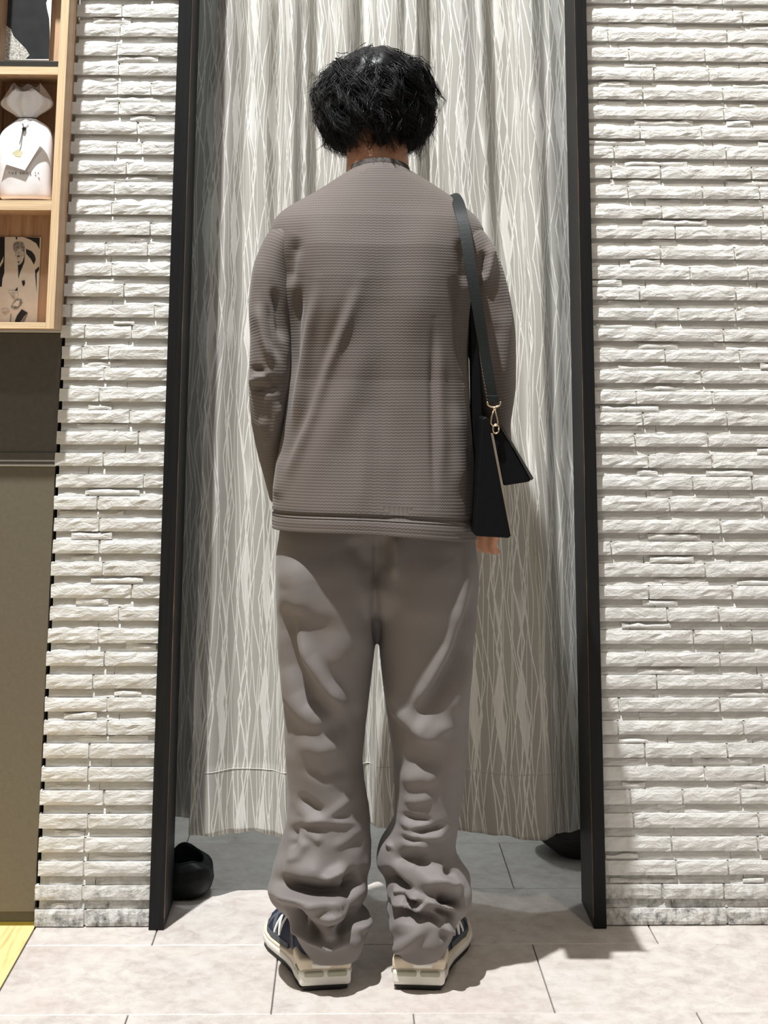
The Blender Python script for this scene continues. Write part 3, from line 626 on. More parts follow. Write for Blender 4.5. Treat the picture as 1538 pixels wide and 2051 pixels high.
SL = [ # left leg folds: (points px, width px, amplitude m, sharp)
    ([(757,1060),(755,1120),(753,1190)], 26, -.010), ([(640,1110),(655,1180),(650,1265)], 70, .004),
    ([(700,1075),(725,1120),(748,1150)], 18, -.005), ([(575,1110),(590,1180),(588,1240)], 30, .007),
    ([(575,1180),(580,1260),(592,1330),(622,1400),(690,1446)], 15, -.011), ([(590,1245),(615,1310),(650,1365),(700,1432)], 14, .012),
    ([(556,1200),(566,1300),(582,1390),(620,1440),(672,1458)], 22, .009), ([(640,1470),(690,1450),(725,1410)], 22, -.006),
    ([(640,1350),(680,1300),(740,1240)], 40, .006), ([(588,1480),(640,1500),(700,1490)], 20, .005), ([(600,1530),(650,1555),(712,1535)], 14, -.004),
    ([(590,1592),(618,1612),(655,1637)], 9, -.008), ([(588,1610),(620,1640),(660,1632),(715,1590)], 9, .006), ([(580,1645),(640,1643),(722,1650)], 6, .006), ([(600,1658),(625,1672),(650,1688)], 9, .006),
    ([(590,1665),(610,1690),(600,1710),(575,1725)], 10, .008), ([(585,1650),(592,1680),(584,1705)], 8, -.009), ([(660,1700),(700,1680),(730,1655)], 9, .003), ([(560,1735),(610,1745),(660,1735)], 26, .010),
    ([(545,1758),(590,1772),(640,1785),(690,1788),(728,1752)], 12, -.024), ([(640,1762),(670,1748),(697,1731)], 9, .012), ([(690,1770),(725,1752)], 14, -.012),
    ([(534,1778),(575,1797),(620,1806),(670,1800),(722,1784)], 9, .020), ([(600,1810),(650,1822),(700,1806)], 16, .012),
    ([(584,1812),(600,1838),(628,1868),(652,1884)], 11, -.016), ([(612,1838),(612,1862)], 4, .010), ([(722,1810),(698,1840),(680,1862),(674,1886)], 11, -.013),
    ([(655,1812),(660,1848)], 30, .011), ([(660,1840),(664,1885)], 13, .009), ([(735,1822),(738,1845),(712,1866)], 9, .012), ([(570,1815),(592,1858),(620,1882),(660,1896),(710,1884)], 6, .009)]
SR = [ ([(752,1060),(754,1120),(756,1190)], 26, -.010), ([(790,1055),(792,1110),(785,1165)], 10, .006), ([(768,1060),(772,1120),(765,1160)], 12, -.006), ([(860,1110),(860,1180),(850,1265)], 70, .004),
    ([(940,1125),(925,1210),(900,1290),(860,1370),(812,1438)], 14, .010), ([(955,1150),(938,1240),(908,1330),(865,1400),(822,1440)], 20, -.012), ([(775,1340),(800,1420),(845,1470),(900,1490)], 14, .009), ([(830,1440),(870,1460),(912,1450)], 16, .006),
    ([(905,1450),(925,1360),(940,1300)], 22, .006), ([(800,1500),(850,1530),(905,1520)], 22, -.004), ([(800,1560),(850,1552),(880,1570)], 18, .006), ([(806,1600),(835,1602),(870,1596)], 10, .005), ([(803,1630),(830,1640),(868,1645)], 6, -.009), ([(800,1640),(825,1655),(865,1650)], 8, .007),
    ([(826,1665),(865,1664),(895,1652)], 7, -.010), ([(798,1665),(830,1672),(880,1674),(897,1660)], 8, .008), ([(800,1676),(830,1682),(852,1680)], 5, -.006), ([(800,1692),(840,1690),(868,1700)], 12, .006),
    ([(778,1722),(800,1714),(830,1716),(868,1730)], 13, -.012), ([(868,1728),(885,1755),(912,1775)], 12, .010), ([(880,1738),(895,1752),(908,1760)], 9, -.014), ([(775,1695),(786,1690)], 6, .010),
    ([(760,1735),(775,1762),(800,1782),(830,1793)], 12, -.020), ([(830,1755),(880,1762),(930,1785)], 18, .014), ([(870,1796),(900,1802),(925,1808)], 9, -.022),
    ([(772,1768),(790,1784),(820,1791),(856,1804)], 5, .018), ([(805,1796),(838,1812)], 5, -.018), ([(776,1792),(800,1803),(840,1817),(860,1806)], 5, .016), ([(850,1800),(885,1812),(915,1825)], 7, .012),
    ([(794,1806),(820,1826),(860,1838),(892,1846)], 8, -.013), ([(865,1818),(895,1826),(915,1840)], 7, -.014), ([(800,1825),(825,1860),(850,1885)], 26, .010), ([(890,1850),(905,1866)], 10, .010), ([(800,1880),(815,1905)], 24, .008), ([(880,1870),(900,1875)], 10, -.006)]
def leg(tab, strokes, toe, seed):
    nr, nu = 330, 170; R_ = sil_rings(tab, cyf, bf, exf, nr, 3.0); V = loft(R_, nu); N = grid_normals(V)
    flat = V.reshape(-1, 3)
    V = flat.reshape(nr, nu, 3)
    # the hem rides up over the shoe towards the toe
    k_ = np.clip((np.arange(nr)/nr-0.90)/0.10, 0, 1)[:,None]**1.2; rel = V-V[-1:].mean(1, keepdims=True); td = rel[:,:,0]*toe[0]+rel[:,:,1]*toe[1]
    V[:,:,2] += k_*np.clip(td+0.065, 0, 1)*0.50
    inner = V[-1].copy(); ctr = inner.mean(0)
    ring2 = inner+(inner-ctr)*[-0.05,-0.05,0]+[0,0,0.0005]; ring3 = ring2+[0,0,0.03]
    V = np.concatenate([V, ring2[None], ring3[None]]); cut = int(0.0*nr)
    return V
v_l = leg(LL, SL, (-0.36, 0.92), 31); v_r = leg(RL, SR, (0.32, 0.94), 41)
nr, nu = v_l.shape[:2]
TP = [(1015,580,930),(1060,566,946),(1120,562,949),(1180,575,935),(1215,630,880),(1235,690,820)]
seat = loft(sil_rings(TP, cyf, ([1015,1060,1120,1180,1215,1235],[.092,.100,.103,.100,.085,.050]), ([1015,1235],[.72,.9]), 60, 2.0), 140)
cap = lambda n_, m_, off: [tuple(off+i for i in range(m_)), tuple(off+(n_-1)*m_+i for i in range(m_-1, -1, -1))]
tv = np.concatenate([v_l.reshape(-1,3), v_r.reshape(-1,3), seat.reshape(-1,3)]); tf = []
for n_, m_, o_ in ((nr, nu, 0), (nr, nu, nr*nu), (60, 140, 2*nr*nu)): tf += grid_faces(n_, m_, o_)+cap(n_, m_, o_)
tr = obj('trousers', tv, tf, M['trouser'], person, True)
md = tr.modifiers.new('r', 'REMESH'); md.mode = 'VOXEL'; md.voxel_size = 0.0028
baked(tr); me = tr.data
def get(me):
    c = np.zeros(len(me.vertices)*3); me.vertices.foreach_get('co', c); n = np.zeros(len(me.vertices)*3); me.vertex_normals.foreach_get('vector', n); return c.reshape(-1,3), n.reshape(-1,3)
co, no = get(me); PX = np.stack(proj(co), 1)
wt = np.exp(-((PX[:,0]-755)/85)**2)*np.clip((1290-PX[:,1])/60, 0, 1)*np.clip((1.0-no[:,1])*1.0, 0, 1)
E_ = np.zeros(len(me.edges)*2, dtype=np.int32); me.edges.foreach_get('vertices', E_); E_ = E_.reshape(-1,2); deg = np.bincount(E_.ravel(), minlength=len(co))[:,None]
def relax(co, wt, it):
    for _ in range(it):
        s_ = np.zeros_like(co); np.add.at(s_, E_[:,0], co[E_[:,1]]); np.add.at(s_, E_[:,1], co[E_[:,0]]); co = co+(s_/deg-co)*(wt*0.6)[:,None]
    return co
co = relax(co, wt, 45); co = relax(co, np.full(len(co), 0.6), 3)
me.vertices.foreach_set('co', co.ravel()); me.update(); co, no = get(me); PX = np.stack(proj(co), 1)
back = np.clip(-no[:,1]*1.7+0.2, 0, 1); AMP = 1.35-0.40*np.exp(-((PX[:,1]-1630)/70)**2)+0.15*np.clip((PX[:,1]-1700)/60, 0, 1)
dl_, dr_ = stroke_disp(PX, SL), stroke_disp(PX, SR); mid_ = 755-np.clip((PX[:,1]-1300)/300, 0, 1)*0
kx = np.clip((PX[:,0]-mid_)/6+0.5, 0, 1); d = (dl_*(1-kx)+dr_*kx)*back*AMP
low = np.clip((PX[:,1]-1500)/250, 0, 1)
gen = vnoise(np.stack([co[:,0]*16, co[:,1]*16, co[:,2]*26+co[:,0]*12], 1), 31)*0.010*low*(1-0.8*back)+vnoise(co*11, 32)*0.0035+vnoise(np.stack([co[:,0]*30, co[:,1]*30, co[:,2]*45], 1), 33)*0.0022*(0.4+low)
co = co+no*(d+gen)[:,None]; co[:,2] -= 0.30*np.clip(d, 0, 1)
cl = np.exp(-((PX[:,0]-(753+2*np.sin(PX[:,1]/40)))/9)**2)*np.clip((PX[:,1]-1085)/80, 0, 1)*np.clip((1310-PX[:,1])/30, 0, 1)*np.clip(-no[:,1]*2, 0, 1)
seam_ = np.exp(-((PX[:,0]-752)/2.5)**2)*np.clip((1200-PX[:,1])/60, 0, 1)*np.clip(-no[:,1]*2, 0, 1)
co = co-no*(cl*0.011+seam_*0.003)[:,None]
co = relax(co, 0.45+0.4*np.clip((PX[:,1]-1690)/60, 0, 1), 3)
me.vertices.foreach_set('co', co.ravel()); me.update()

# ---- knitted top
TB = [(338,697,822),(346,684,836),(356,668,852),(370,648,872),(384,628,893),(398,606,913),(412,584,932),(426,565,949),(440,552,962),(456,543,971),(480,540,973),(520,545,966),(560,556,957),(600,566,950),(640,571,945),(700,573,942),
      (760,570,942),(800,567,943),(850,563,945),(900,558,947),(960,551,949),(1000,547,950),(1040,547,950),(1060,546,951)]
cyt = ([338,380,440,560,760,900,1060],[-.182,-.186,-.192,-.200,-.200,-.200,-.200]); bt = ([338,350,370,400,440,500,600,760,900,1060],[.064,.070,.078,.088,.100,.112,.118,.116,.130,.153]); et = ([338,380,440,520,1060],[1,.95,.85,.80,.80])
ST = [([(640,560),(618,680),(600,790),(585,880)], 11, .007), ([(600,560),(585,660),(578,780)], 12, -.008), ([(725,560),(690,650),(655,740),(625,830),(590,920),(562,985)], 12, .009), ([(705,580),(668,690),(632,800),(600,880),(572,950)], 15, -.006),
      ([(760,640),(700,790),(650,880),(600,1010)], 30, .003), ([(868,640),(866,760),(868,880),(870,1010)], 7, -.004), ([(880,650),(880,800),(884,980)], 14, .004),
      ([(905,540),(925,640),(935,760)], 12, -.006), ([(760,480),(755,600),(760,760),(758,950)], 40, -.005), ([(630,400),(650,520),(680,700)], 45, .004), ([(860,400),(855,520),(840,700)], 45, .004), ([(740,800),(728,940),(715,1060)], 18, .0018),
      ([(800,800),(805,940),(800,1060)], 24, -.0015), ([(600,470),(580,520),(572,580)], 14, -.006), ([(925,470),(930,520),(940,580)], 14, -.005), ([(560,900),(556,960),(552,1010)], 12, .005), ([(905,800),(915,900),(918,1000)], 16, .004)]
nr, nu = 300, 260
R_ = sil_rings(TB, cyt, bt, et, nr, 2.0); V = loft(R_, nu); N = grid_normals(V)
if np.mean(N[100:,0,1]) < 0: N = -N
flat = V.reshape(-1,3); nf = N.reshape(-1,3); PX = np.stack(proj(flat), 1); back = np.clip(-nf[:,1]*1.6+0.1, 0, 1)
d = stroke_disp(PX, ST)*back*1.8+0.003*vnoise(np.stack([flat[:,0]*14, flat[:,1]*14, flat[:,2]*5], 1), 51)+0.003*vnoise(np.stack([flat[:,0]*5, flat[:,1]*5, flat[:,2]*5], 1), 52)
rw = np.repeat(np.arange(nr), nu); d += -0.0022*np.exp(-((rw-(nr-15))/1.6)**2)+0.0014*np.exp(-((rw-(nr-9))/4.0)**2)
V = (flat+nf*d[:,None]).reshape(nr, nu, 3)
rowk = np.clip((np.arange(nr)/(nr-1)-0.80)/0.20, 0, 1)[:,None]**1.5
V[:,:,2] += rowk*(-(V[:,:,0]-0.03)*0.050+0.008*np.cos((V[:,:,0]-0.02)*9)-0.004)
# neckline: drop the front, lift the nape
topk = np.clip(1-np.arange(nr)/40, 0, 1)[:,None]; bk_ = np.clip(-(V[:,:,1]+0.186)/0.065, -1, 1); V[:,:,2] += topk*np.where(bk_ > 0, 0.014*bk_**1.5-0.008, 0.03*bk_-0.008)
arc = np.concatenate([[0], np.cumsum(np.linalg.norm(np.diff(V[:,nu//2], axis=0), axis=1))])
circ = np.linspace(0, 1, nu)*1.05
lastr = V[-1].copy(); ctr = lastr.mean(0); r2 = lastr+(lastr-ctr)*[-0.012,-0.03,0]+[0,0,-0.0008]; r3 = lastr+(lastr-ctr)*[-0.03,-0.06,0]+[0,0,0.05]
fr0 = V[0].copy(); ctr0 = fr0.mean(0); c1_ = fr0+(fr0-ctr0)*[-0.03,-0.03,0]+[0,0,0.0095]; c2_ = fr0+(fr0-ctr0)*[-0.055,-0.055,0]+[0,0,0.010]; c3_ = fr0+(fr0-ctr0)*[-0.06,-0.06,0]+[0,0,-0.02]
uvm = np.stack([np.broadcast_to(circ, (nr, nu)), np.broadcast_to(arc[:,None], (nr, nu))], 2)
TV = [np.concatenate([V, r2[None], r3[None]]).reshape(-1,3)]
TU = [np.concatenate([uvm, uvm[-1:], uvm[-1:]]).reshape(-1,2)]; TF = grid_faces(nr+2, nu); off = (nr+2)*nu
def sleeve(path, wid, dep, strokes, seed, n=150, m_=110):
    P = np.array([at(a, b_, c_) for a, b_, c_ in path]); t = np.linspace(0, len(P)-1, n)
    C = np.stack([smooth1(np.interp(t, np.arange(len(P)), P[:,i]), 5) for i in range(3)], 1); wv = smooth1(np.interp(t, np.arange(len(P)), wid), 5); dv = smooth1(np.interp(t, np.arange(len(P)), dep), 5)
    V = []; th = np.linspace(0, 2*np.pi, m_, endpoint=False)+np.pi/2
    T = np.gradient(C, axis=0); T /= np.linalg.norm(T, axis=1, keepdims=True)
    for i in range(n):
        a = np.array([1.0,0,0]); a = a-T[i]*(a@T[i]); a /= np.linalg.norm(a); b_ = np.cross(T[i], a); b_ = b_ if b_[1] > 0 else -b_
        V.append(C[i]+np.outer(np.cos(th)*wv[i], a)+np.outer(np.sin(th)*dv[i], b_))
    V = np.array(V); N = grid_normals(V)
    if np.mean(N[:,0,1]) < 0: N = -N
    flat = V.reshape(-1,3); nf = N.reshape(-1,3); PX = np.stack(proj(flat), 1); back = np.clip(-nf[:,1]*1.6+0.3, 0, 1)
    d = stroke_disp(PX, strokes)*back*1.4+0.004*vnoise(np.stack([flat[:,0]*18, flat[:,1]*18, flat[:,2]*14], 1), seed)
    V = (flat+nf*d[:,None]).reshape(n, m_, 3); L = np.concatenate([[0], np.cumsum(np.linalg.norm(np.diff(C, axis=0), axis=1))])
    U = np.stack([np.broadcast_to(np.linspace(0, 0.42, m_), (n, m_)), np.broadcast_to(L[:,None], (n, m_))], 2)
    end = V[-1]; ce = end.mean(0); V = np.concatenate([V, (end+(end-ce)*-0.06)[None], (ce+(end-ce)*0.90-T[-1]*0.03)[None]]); U = np.concatenate([U, U[-1:], U[-1:]])
    return V, U
SLV = [([(518,600),(530,680),(548,740)], 9, .008), ([(545,570),(560,630),(570,690)], 10, -.010), ([(530,600),(548,680),(565,730)], 8, -.006), ([(495,768),(525,753),(550,748)], 8, .007), ([(495,738),(520,742),(552,766)], 7, -.005), ([(500,777),(540,780),(572,765)], 8, -.006),
       ([(560,800),(552,850),(545,890)], 9, .006), ([(525,830),(540,900)], 12, .005), ([(520,500),(512,580),(508,680)], 12, .004)]
SRV = [([(985,480),(978,540),(968,585)], 9, .007), ([(972,500),(962,560)], 9, -.008), ([(1010,600),(1012,700),(1008,800)], 12, .004), ([(995,640),(990,740)], 12, -.003)]
s_l = sleeve([(606,462,-.195),(574,482,-.196),(548,545,-.202),(541,640,-.212),(541,720,-.222),(540,780,-.222),(540,840,-.205),(546,900,-.180),(556,950,-.155),(562,985,-.140)], [.030,.0400,.0420,.0410,.0400,.0390,.0350,.0290,.0220,.0190], [.055,.068,.066,.060,.058,.056,.052,.048,.044,.042], SLV, 61)
s_r = sleeve([(905,462,-.195),(938,484,-.196),(967,545,-.200),(984,640,-.200),(987,720,-.198),(990,790,-.185),(994,860,-.155),(989,910,-.128),(983,955,-.110),(979,985,-.102)], [.030,.0400,.0400,.0400,.0400,.0370,.0295,.0275,.0240,.0225], [.055,.068,.064,.058,.055,.052,.048,.044,.040,.038], SRV, 71)
for V_, U_ in (s_l, s_r):
    n_, m_ = V_.shape[:2]; TV.append(V_.reshape(-1,3)); TU.append(U_.reshape(-1,2)); TF += grid_faces(n_, m_, off); off += n_*m_
top = obj('knit_top', np.concatenate(TV), TF, M['knit'], person, True, np.concatenate(TU))
M['collar'] = plain('shaded_taupe_rib', (0.055,0.045,0.039,1), 0.8, var=0.15, scale=300)  # taupe darkened in its colour to stand in for hair shadow on the neckband
cb_ = np.concatenate([fr0[None], c1_[None], c2_[None], c3_[None]]); obj('neckband', cb_.reshape(-1,3), grid_faces(4, nu), M['collar'], top, True)
hz = V[0:0]
for py_, w_ in ((1031, 0.0007), (1036, 0.0006)):
    i_ = nr-1-(17 if w_ > 0.00065 else 12); mb = MB(); ring = V[i_]+(V[i_]-V[i_].mean(0))*[0.004,0.006,0]; mb.tube(list(ring[::3])+[ring[0]], w_, 5); mb.build('hem_stitching', M['collar'], top, True)

# ---- body (one continuous surface, mostly under the clothes)
def ellipsoid(mb, C, ax, r, nu=28, nv=18):
    ax = [np.asarray(a, float) for a in ax]; V = [np.asarray(C)-ax[2]*r[2]]
    for j in range(1, nv):
        ph = math.pi*j/nv-math.pi/2
        for i in range(nu):
            t = 2*math.pi*i/nu; V.append(np.asarray(C)+ax[0]*r[0]*math.cos(ph)*math.cos(t)+ax[1]*r[1]*math.cos(ph)*math.sin(t)+ax[2]*r[2]*math.sin(ph))
    V.append(np.asarray(C)+ax[2]*r[2]); F = [(0, 1+(i+1)%nu, 1+i) for i in range(nu)]
    for j in range(nv-2):
        for i in range(nu): a = 1+j*nu; F.append((a+i, a+(i+1)%nu, a+nu+(i+1)%nu, a+nu+i))
    a = 1+(nv-2)*nu; F += [(a+i, a+(i+1)%nu, len(V)-1) for i in range(nu)]
    mb.add(V, F)
def capsule(mb, p, q_, r0, r1, n=16):
    p, q_ = np.asarray(p, float), np.asarray(q_, float); t = (q_-p)/np.linalg.norm(q_-p); pts, rs = [], []
    for k_ in range(6): a = k_/6*math.pi/2; pts.append(p-t*r0*math.cos(a)); rs.append(max(r0*math.sin(a), r0*0.05))
    pts += [p, q_]; rs += [r0, r1]
    for k_ in range(5, -1, -1): a = k_/6*math.pi/2; pts.append(q_+t*r1*math.cos(a)); rs.append(max(r1*math.sin(a), r1*0.05))
    mb.tube(pts, rs, n)
I3 = np.eye(3); tl = math.radians(22); FW = np.array([0.0, math.cos(tl), -math.sin(tl)]); UP = np.array([0.0, math.sin(tl), math.cos(tl)]); RT = np.array([1.0,0,0])
HC = at(752, 196, -0.120)
mb = MB()
ellipsoid(mb, HC, (RT, FW, UP), (.077,.097,.090)); ellipsoid(mb, HC+FW*.030-UP*.068, (RT, FW, UP), (.057,.066,.066)); ellipsoid(mb, HC+FW*.060-UP*.108, (RT, FW, UP), (.030,.030,.024))
ellipsoid(mb, HC+FW*.070-UP*.010, (RT, FW, UP), (.058,.028,.020)); ellipsoid(mb, HC+FW*.082-UP*.080, (RT, FW, UP), (.024,.017,.006)); ellipsoid(mb, HC+FW*.081-UP*.092, (RT, FW, UP), (.021,.017,.007))
capsule(mb, HC+FW*.090-UP*.020, HC+FW*.108-UP*.056, .007, .011); 
for s_ in (-1, 1):
    ellipsoid(mb, HC+RT*s_*.015+FW*.098-UP*.058, (RT, FW, UP), (.008,.008,.007)); ellipsoid(mb, HC+RT*s_*.045+FW*.060-UP*.045, (RT, FW, UP), (.024,.026,.022))
    e1 = (RT*0.86-FW*s_*0.5); e1 /= np.linalg.norm(e1); ellipsoid(mb, HC+RT*s_*.081-FW*.012-UP*.038, (e1, np.cross(UP, e1), UP), (.009,.019,.033)); ellipsoid(mb, HC+RT*s_*.077-UP*.066, (RT, FW, UP), (.008,.009,.010))
nk0, nk1 = at(757, 385, -.185), at(755, 272, -.150)
capsule(mb, nk0, nk1, .063, .0575, 24); ellipsoid(mb, at(757, 470, -.195), I3, (.125,.060,.065)); capsule(mb, at(757,470,-.195), at(755,760,-.20), .085, .080)
for xx in (700, 810): capsule(mb, at(xx,560,-.2), at(xx,980,-.2), .080, .085)
ellipsoid(mb, at(755,1080,-.195), I3, (.13,.070,.08))
def limb(pts, rs):
    P = [at(*p) for p in pts]
    for i in range(len(P)-1): capsule(mb, P[i], P[i+1], rs[i], rs[i+1])
    return P
limb([(655,1090,-.195),(655,1430,-.195),(655,1800,-.215)], [.062,.050,.034]); limb([(850,1090,-.195),(856,1430,-.195),(845,1800,-.215)], [.062,.050,.034])
FT = {}
for nm, xx, dx in (('l', 655, -.42), ('r', 840, .38)):
    h = at(xx, 1870, -.225); a = h.copy(); a[2] = 0.066; b_ = a+np.array([dx*.10, .05, -.016]); capsule(mb, at(655 if nm == 'l' else 845, 1800, -.215), a, .034, .026); capsule(mb, a, b_, .024, .018)
limb([(605,500,-.195),(537,620,-.21),(535,765,-.22),(545,900,-.18),(572,1010,-.12)], [.036,.024,.022,.020,.019]); limb([(905,500,-.195),(985,620,-.2),(994,770,-.19),(986,920,-.120),(978,992,-.100)], [.036,.024,.024,.021,.019])
def hand(wr, fw, side, curl):   # wrist, pointing direction, thumb side vector
    fw = fw/np.linalg.norm(fw); side = side-fw*(side@fw); side /= np.linalg.norm(side); nrm = np.cross(fw, side)
    if nrm[1] < 0: nrm = -nrm
    for k_ in (-1.5, -0.5, 0.5, 1.5): capsule(mb, wr+side*k_*.012+fw*.005, wr+fw*.074+side*k_*.019, .013, .0115)
    for k_, ln in ((1.5,.066),(0.5,.074),(-0.5,.069),(-1.5,.054)):
        p = wr+fw*.082+side*k_*.0195; d_ = fw.copy()
        for sgm, r_ in ((.45,.0090),(.30,.0084),(.25,.0076)):
            d_ = d_*math.cos(curl)+nrm*math.sin(curl); q_ = p+d_*ln*sgm; capsule(mb, p, q_, r_, r_*0.93, 12); p = q_
    p = wr+fw*.018+side*.022
    for d_, r_ in ((fw*.6+side*.75, .0135), (fw*.85+side*.35+nrm*.2, .0105), (fw*.95+side*.1+nrm*.3, .0092)):
        q_ = p+d_/np.linalg.norm(d_)*.031; capsule(mb, p, q_, r_, r_*0.9, 12); p = q_
hand(at(978,992,-.100), np.array([-0.16,0.22,-0.72]), np.array([-0.85,0.35,0.1]), 0.66)
hand(at(572,1010,-.12), np.array([0.35,0.30,-0.8]), np.array([0.6,0.7,0.1]), 0.3)
body = mb.build('body', M['skin'], person); md = body.modifiers.new('r', 'REMESH'); md.mode = 'VOXEL'; md.voxel_size = 0.0038; md2 = body.modifiers.new('s', 'SMOOTH'); md2.factor = 0.5; md2.iterations = 4
baked(body)
M['eye'] = plain('eye_white', (0.75,0.73,0.70,1), 0.2, var=0.03); M['iris'] = plain('dark_iris', (0.02,0.012,0.008,1), 0.15)
for s_ in (-1, 1):
    mb = MB(); ellipsoid(mb, HC+RT*s_*.032+FW*.077-UP*.026, (RT, FW, UP), (.0125,.012,.008), 16, 10); e = mb.build('eye', M['eye'], body, True)
    mb = MB(); ellipsoid(mb, HC+RT*s_*.032+FW*.0865-UP*.026, (RT, FW, UP), (.0052,.003,.0052), 12, 8); mb.build('iris', M['iris'], e, True)

# ---- hair
M['hair'] = (lambda t: (t.color(t.ramp(t.noise(t.map(t.coord(), (120,120,40)), 1.0, 2), [(0.35,(0.003,0.003,0.0035,1)),(0.75,(0.010,0.009,0.009,1))])), t.m)[1])(NT('black_hair', 0.45, spec=0.32))
rng = np.random.RandomState(11); RAD = np.array([.077,.097,.090]); B3 = np.stack([RT, FW, UP])      # local -> world rows
WH = np.array([-0.06, -0.50, 0.86]); WH /= np.linalg.norm(WH)
def hair_ok(dl): return not (dl[1] > 0.42 and dl[2] < 0.55-0.1*dl[0]**2) and dl[2] > -0.93
def surf(dl, k_=1.0): return HC+(dl*RAD*k_)@B3
WW = WH@B3                                     # whorl direction in the world
E1 = np.cross(WW, [0,0,1.0]); E1 /= np.linalg.norm(E1); E2 = np.cross(WW, E1)
def shell(dw):                                 # outer reach of the hair in a given direction
    lo = np.clip(-dw[2]*2, 0, 1)*np.clip(-dw[1]*1.5, 0, 1); r = np.array([.113 if dw[0] > 0 else .115, .128+.022*lo if dw[1] < 0 else .118, 0.101 if dw[2] > 0 else .124+.030*lo]); return 1/np.linalg.norm(dw/r)
def skull(dw): return 1/np.linalg.norm((B3@dw)/RAD)
ZCUT = at(755, 290, -.2)[2]
def guide(dl, length, nseg, lift, wild):
    dw = dl@B3; al = math.acos(np.clip(dw@WW, -1, 1)); be = math.atan2(dw@E2, dw@E1); pts = []; wa = rng.uniform(0, 6.28); fl = rng.uniform(-0.08, 0.30)*(1 if rng.rand() < 0.45 else 0.25)
    for i in range(nseg+1):
        k_ = i/nseg; a_ = al+k_*length/0.105; b_ = be+0.30*k_+wild*0.5*math.sin(wa+3*k_)
        dd = WW*math.cos(a_)+(E1*math.cos(b_)+E2*math.sin(b_))*math.sin(a_); rise = min(1, 0.12+k_*2.6*lift); sk, sh_ = skull(dd), shell(dd)
        rr = sk*1.0+(sh_*(0.86+0.14*lift)-sk)*rise*min(1, 0.25+al*1.1)+fl*0.10*k_**3; p = HC+dd*rr; p[2] -= 0.010*k_*k_; pts.append(p+rng.randn(3)*wild*0.010*k_)
        if i > 3 and p[2] < ZCUT-rng.uniform(0, .012): break
    return np.array(pts)
HV, HF = [], []; base = 0
def strand(path, r0, sides=3):
    global base
    n = len(path); T = np.gradient(path, axis=0); T /= np.linalg.norm(T, axis=1, keepdims=True)+1e-9; a = np.cross(T, [0.3,0.2,0.93]); a /= np.linalg.norm(a, axis=1, keepdims=True)+1e-9; b_ = np.cross(T, a)
    rr = r0*(1-np.linspace(0, 1, n)**2*0.85)
    for k_ in range(sides):
        th = 2*math.pi*k_/sides; HV.append(path+a*(rr*math.cos(th))[:,None]+b_*(rr*math.sin(th))[:,None])
    for i in range(n-1):
        for k_ in range(sides): k2 = (k_+1)%sides; HF.append((base+k_*n+i, base+k2*n+i, base+k2*n+i+1, base+k_*n+i+1))
    base += n*sides
guides = []
while len(guides) < 430:
    dl = rng.randn(3); dl /= np.linalg.norm(dl)
    if not hair_ok(dl): continue
    wd = math.acos(np.clip(dl@WH, -1, 1))
    if wd < 0.05: continue
    L_ = rng.uniform(.060, .115)*(0.75 if dl[2] < -0.35 else 1)
    guides.append((dl, guide(dl, L_, 9, rng.uniform(0.30, 1.1), 0.55)))
for dl, gp in guides:
    ph = rng.uniform(0, 6.28); fr_ = rng.uniform(0.5, 1.2)
    for s_ in range(24):
        o_ = rng.randn(3)*0.0062; tt_ = np.linspace(0, 1, len(gp))[:,None]; sp_ = 1-0.55*tt_
        cur = np.stack([np.sin(ph+fr_*np.arange(len(gp))), np.cos(ph*1.3+fr_*np.arange(len(gp))), np.sin(ph*2+fr_*np.arange(len(gp)))], 1)*0.0035*tt_
        path = gp+o_*sp_+cur+rng.randn(len(gp), 3)*0.0007; cutn = rng.randint(max(4, len(gp)-3), len(gp)+1); strand(path[:cutn], rng.uniform(.00045,.0011))
for _ in range(700):            # flyaway strands
    dl = rng.randn(3); dl /= np.linalg.norm(dl)
    if not hair_ok(dl) or dl[2] < -0.3: continue
    gp = guide(dl, rng.uniform(.05,.11), 9, rng.uniform(0.9, 1.7), 0.7); strand(gp, .00035)
hair = obj('hair', np.concatenate(HV), HF, M['hair'], person, True); tag(hair, 'tousled short black hair with a whorl at the crown', kind='stuff')
mb = MB(); ellipsoid(mb, HC, (RT, FW, UP), (.077*1.10,.097*1.12,.090*1.10), 64, 40)
CVs = np.array(mb.v); ld = (CVs-HC)@B3.T/RAD; ld /= np.linalg.norm(ld, axis=1, keepdims=True); ok = np.array([hair_ok(x) and x@WH < math.cos(0.17) for x in ld])
CVs = CVs+(vnoise(CVs*45, 5)*0.006)[:,None]*((CVs-HC)/np.linalg.norm(CVs-HC, axis=1, keepdims=True))
capf = [f_ for f_ in mb.f if all(ok[i] for i in f_)]; obj('hair_base', CVs, capf, M['hair'], hair, True)

# ---- sneakers
M['navy'] = plain('navy_mesh', (0.010,0.016,0.045,1), 0.75, var=0.35, scale=350, bump=0.3); M['suede'] = plain('grey_navy_suede', (0.085,0.095,0.105,1), 0.85, var=0.2, scale=200)
M['foam'] = plain('cream_foam', (0.70,0.60,0.46,1), 0.6, var=0.08); M['foamw'] = plain('white_foam', (0.80,0.775,0.70,1), 0.55, var=0.05); M['pod'] = plain('sage_cushion', (0.40,0.39,0.29,1), 0.4, var=0.08)
M['rubber'] = plain('black_rubber', (0.010,0.010,0.010,1), 0.6); M['logo'] = plain('white_logo', (0.85,0.84,0.80,1), 0.45, var=0.02)
ts = np.array([0,.03,.08,.16,.28,.42,.56,.68,.80,.90,.96,1.0]); wo = np.array([.026,.036,.0405,.0425,.041,.044,.051,.056,.055,.047,.034,.008]); wi = np.array([.026,.036,.0405,.0415,.038,.036,.041,.046,.045,.037,.026,.008]); LS = 0.268
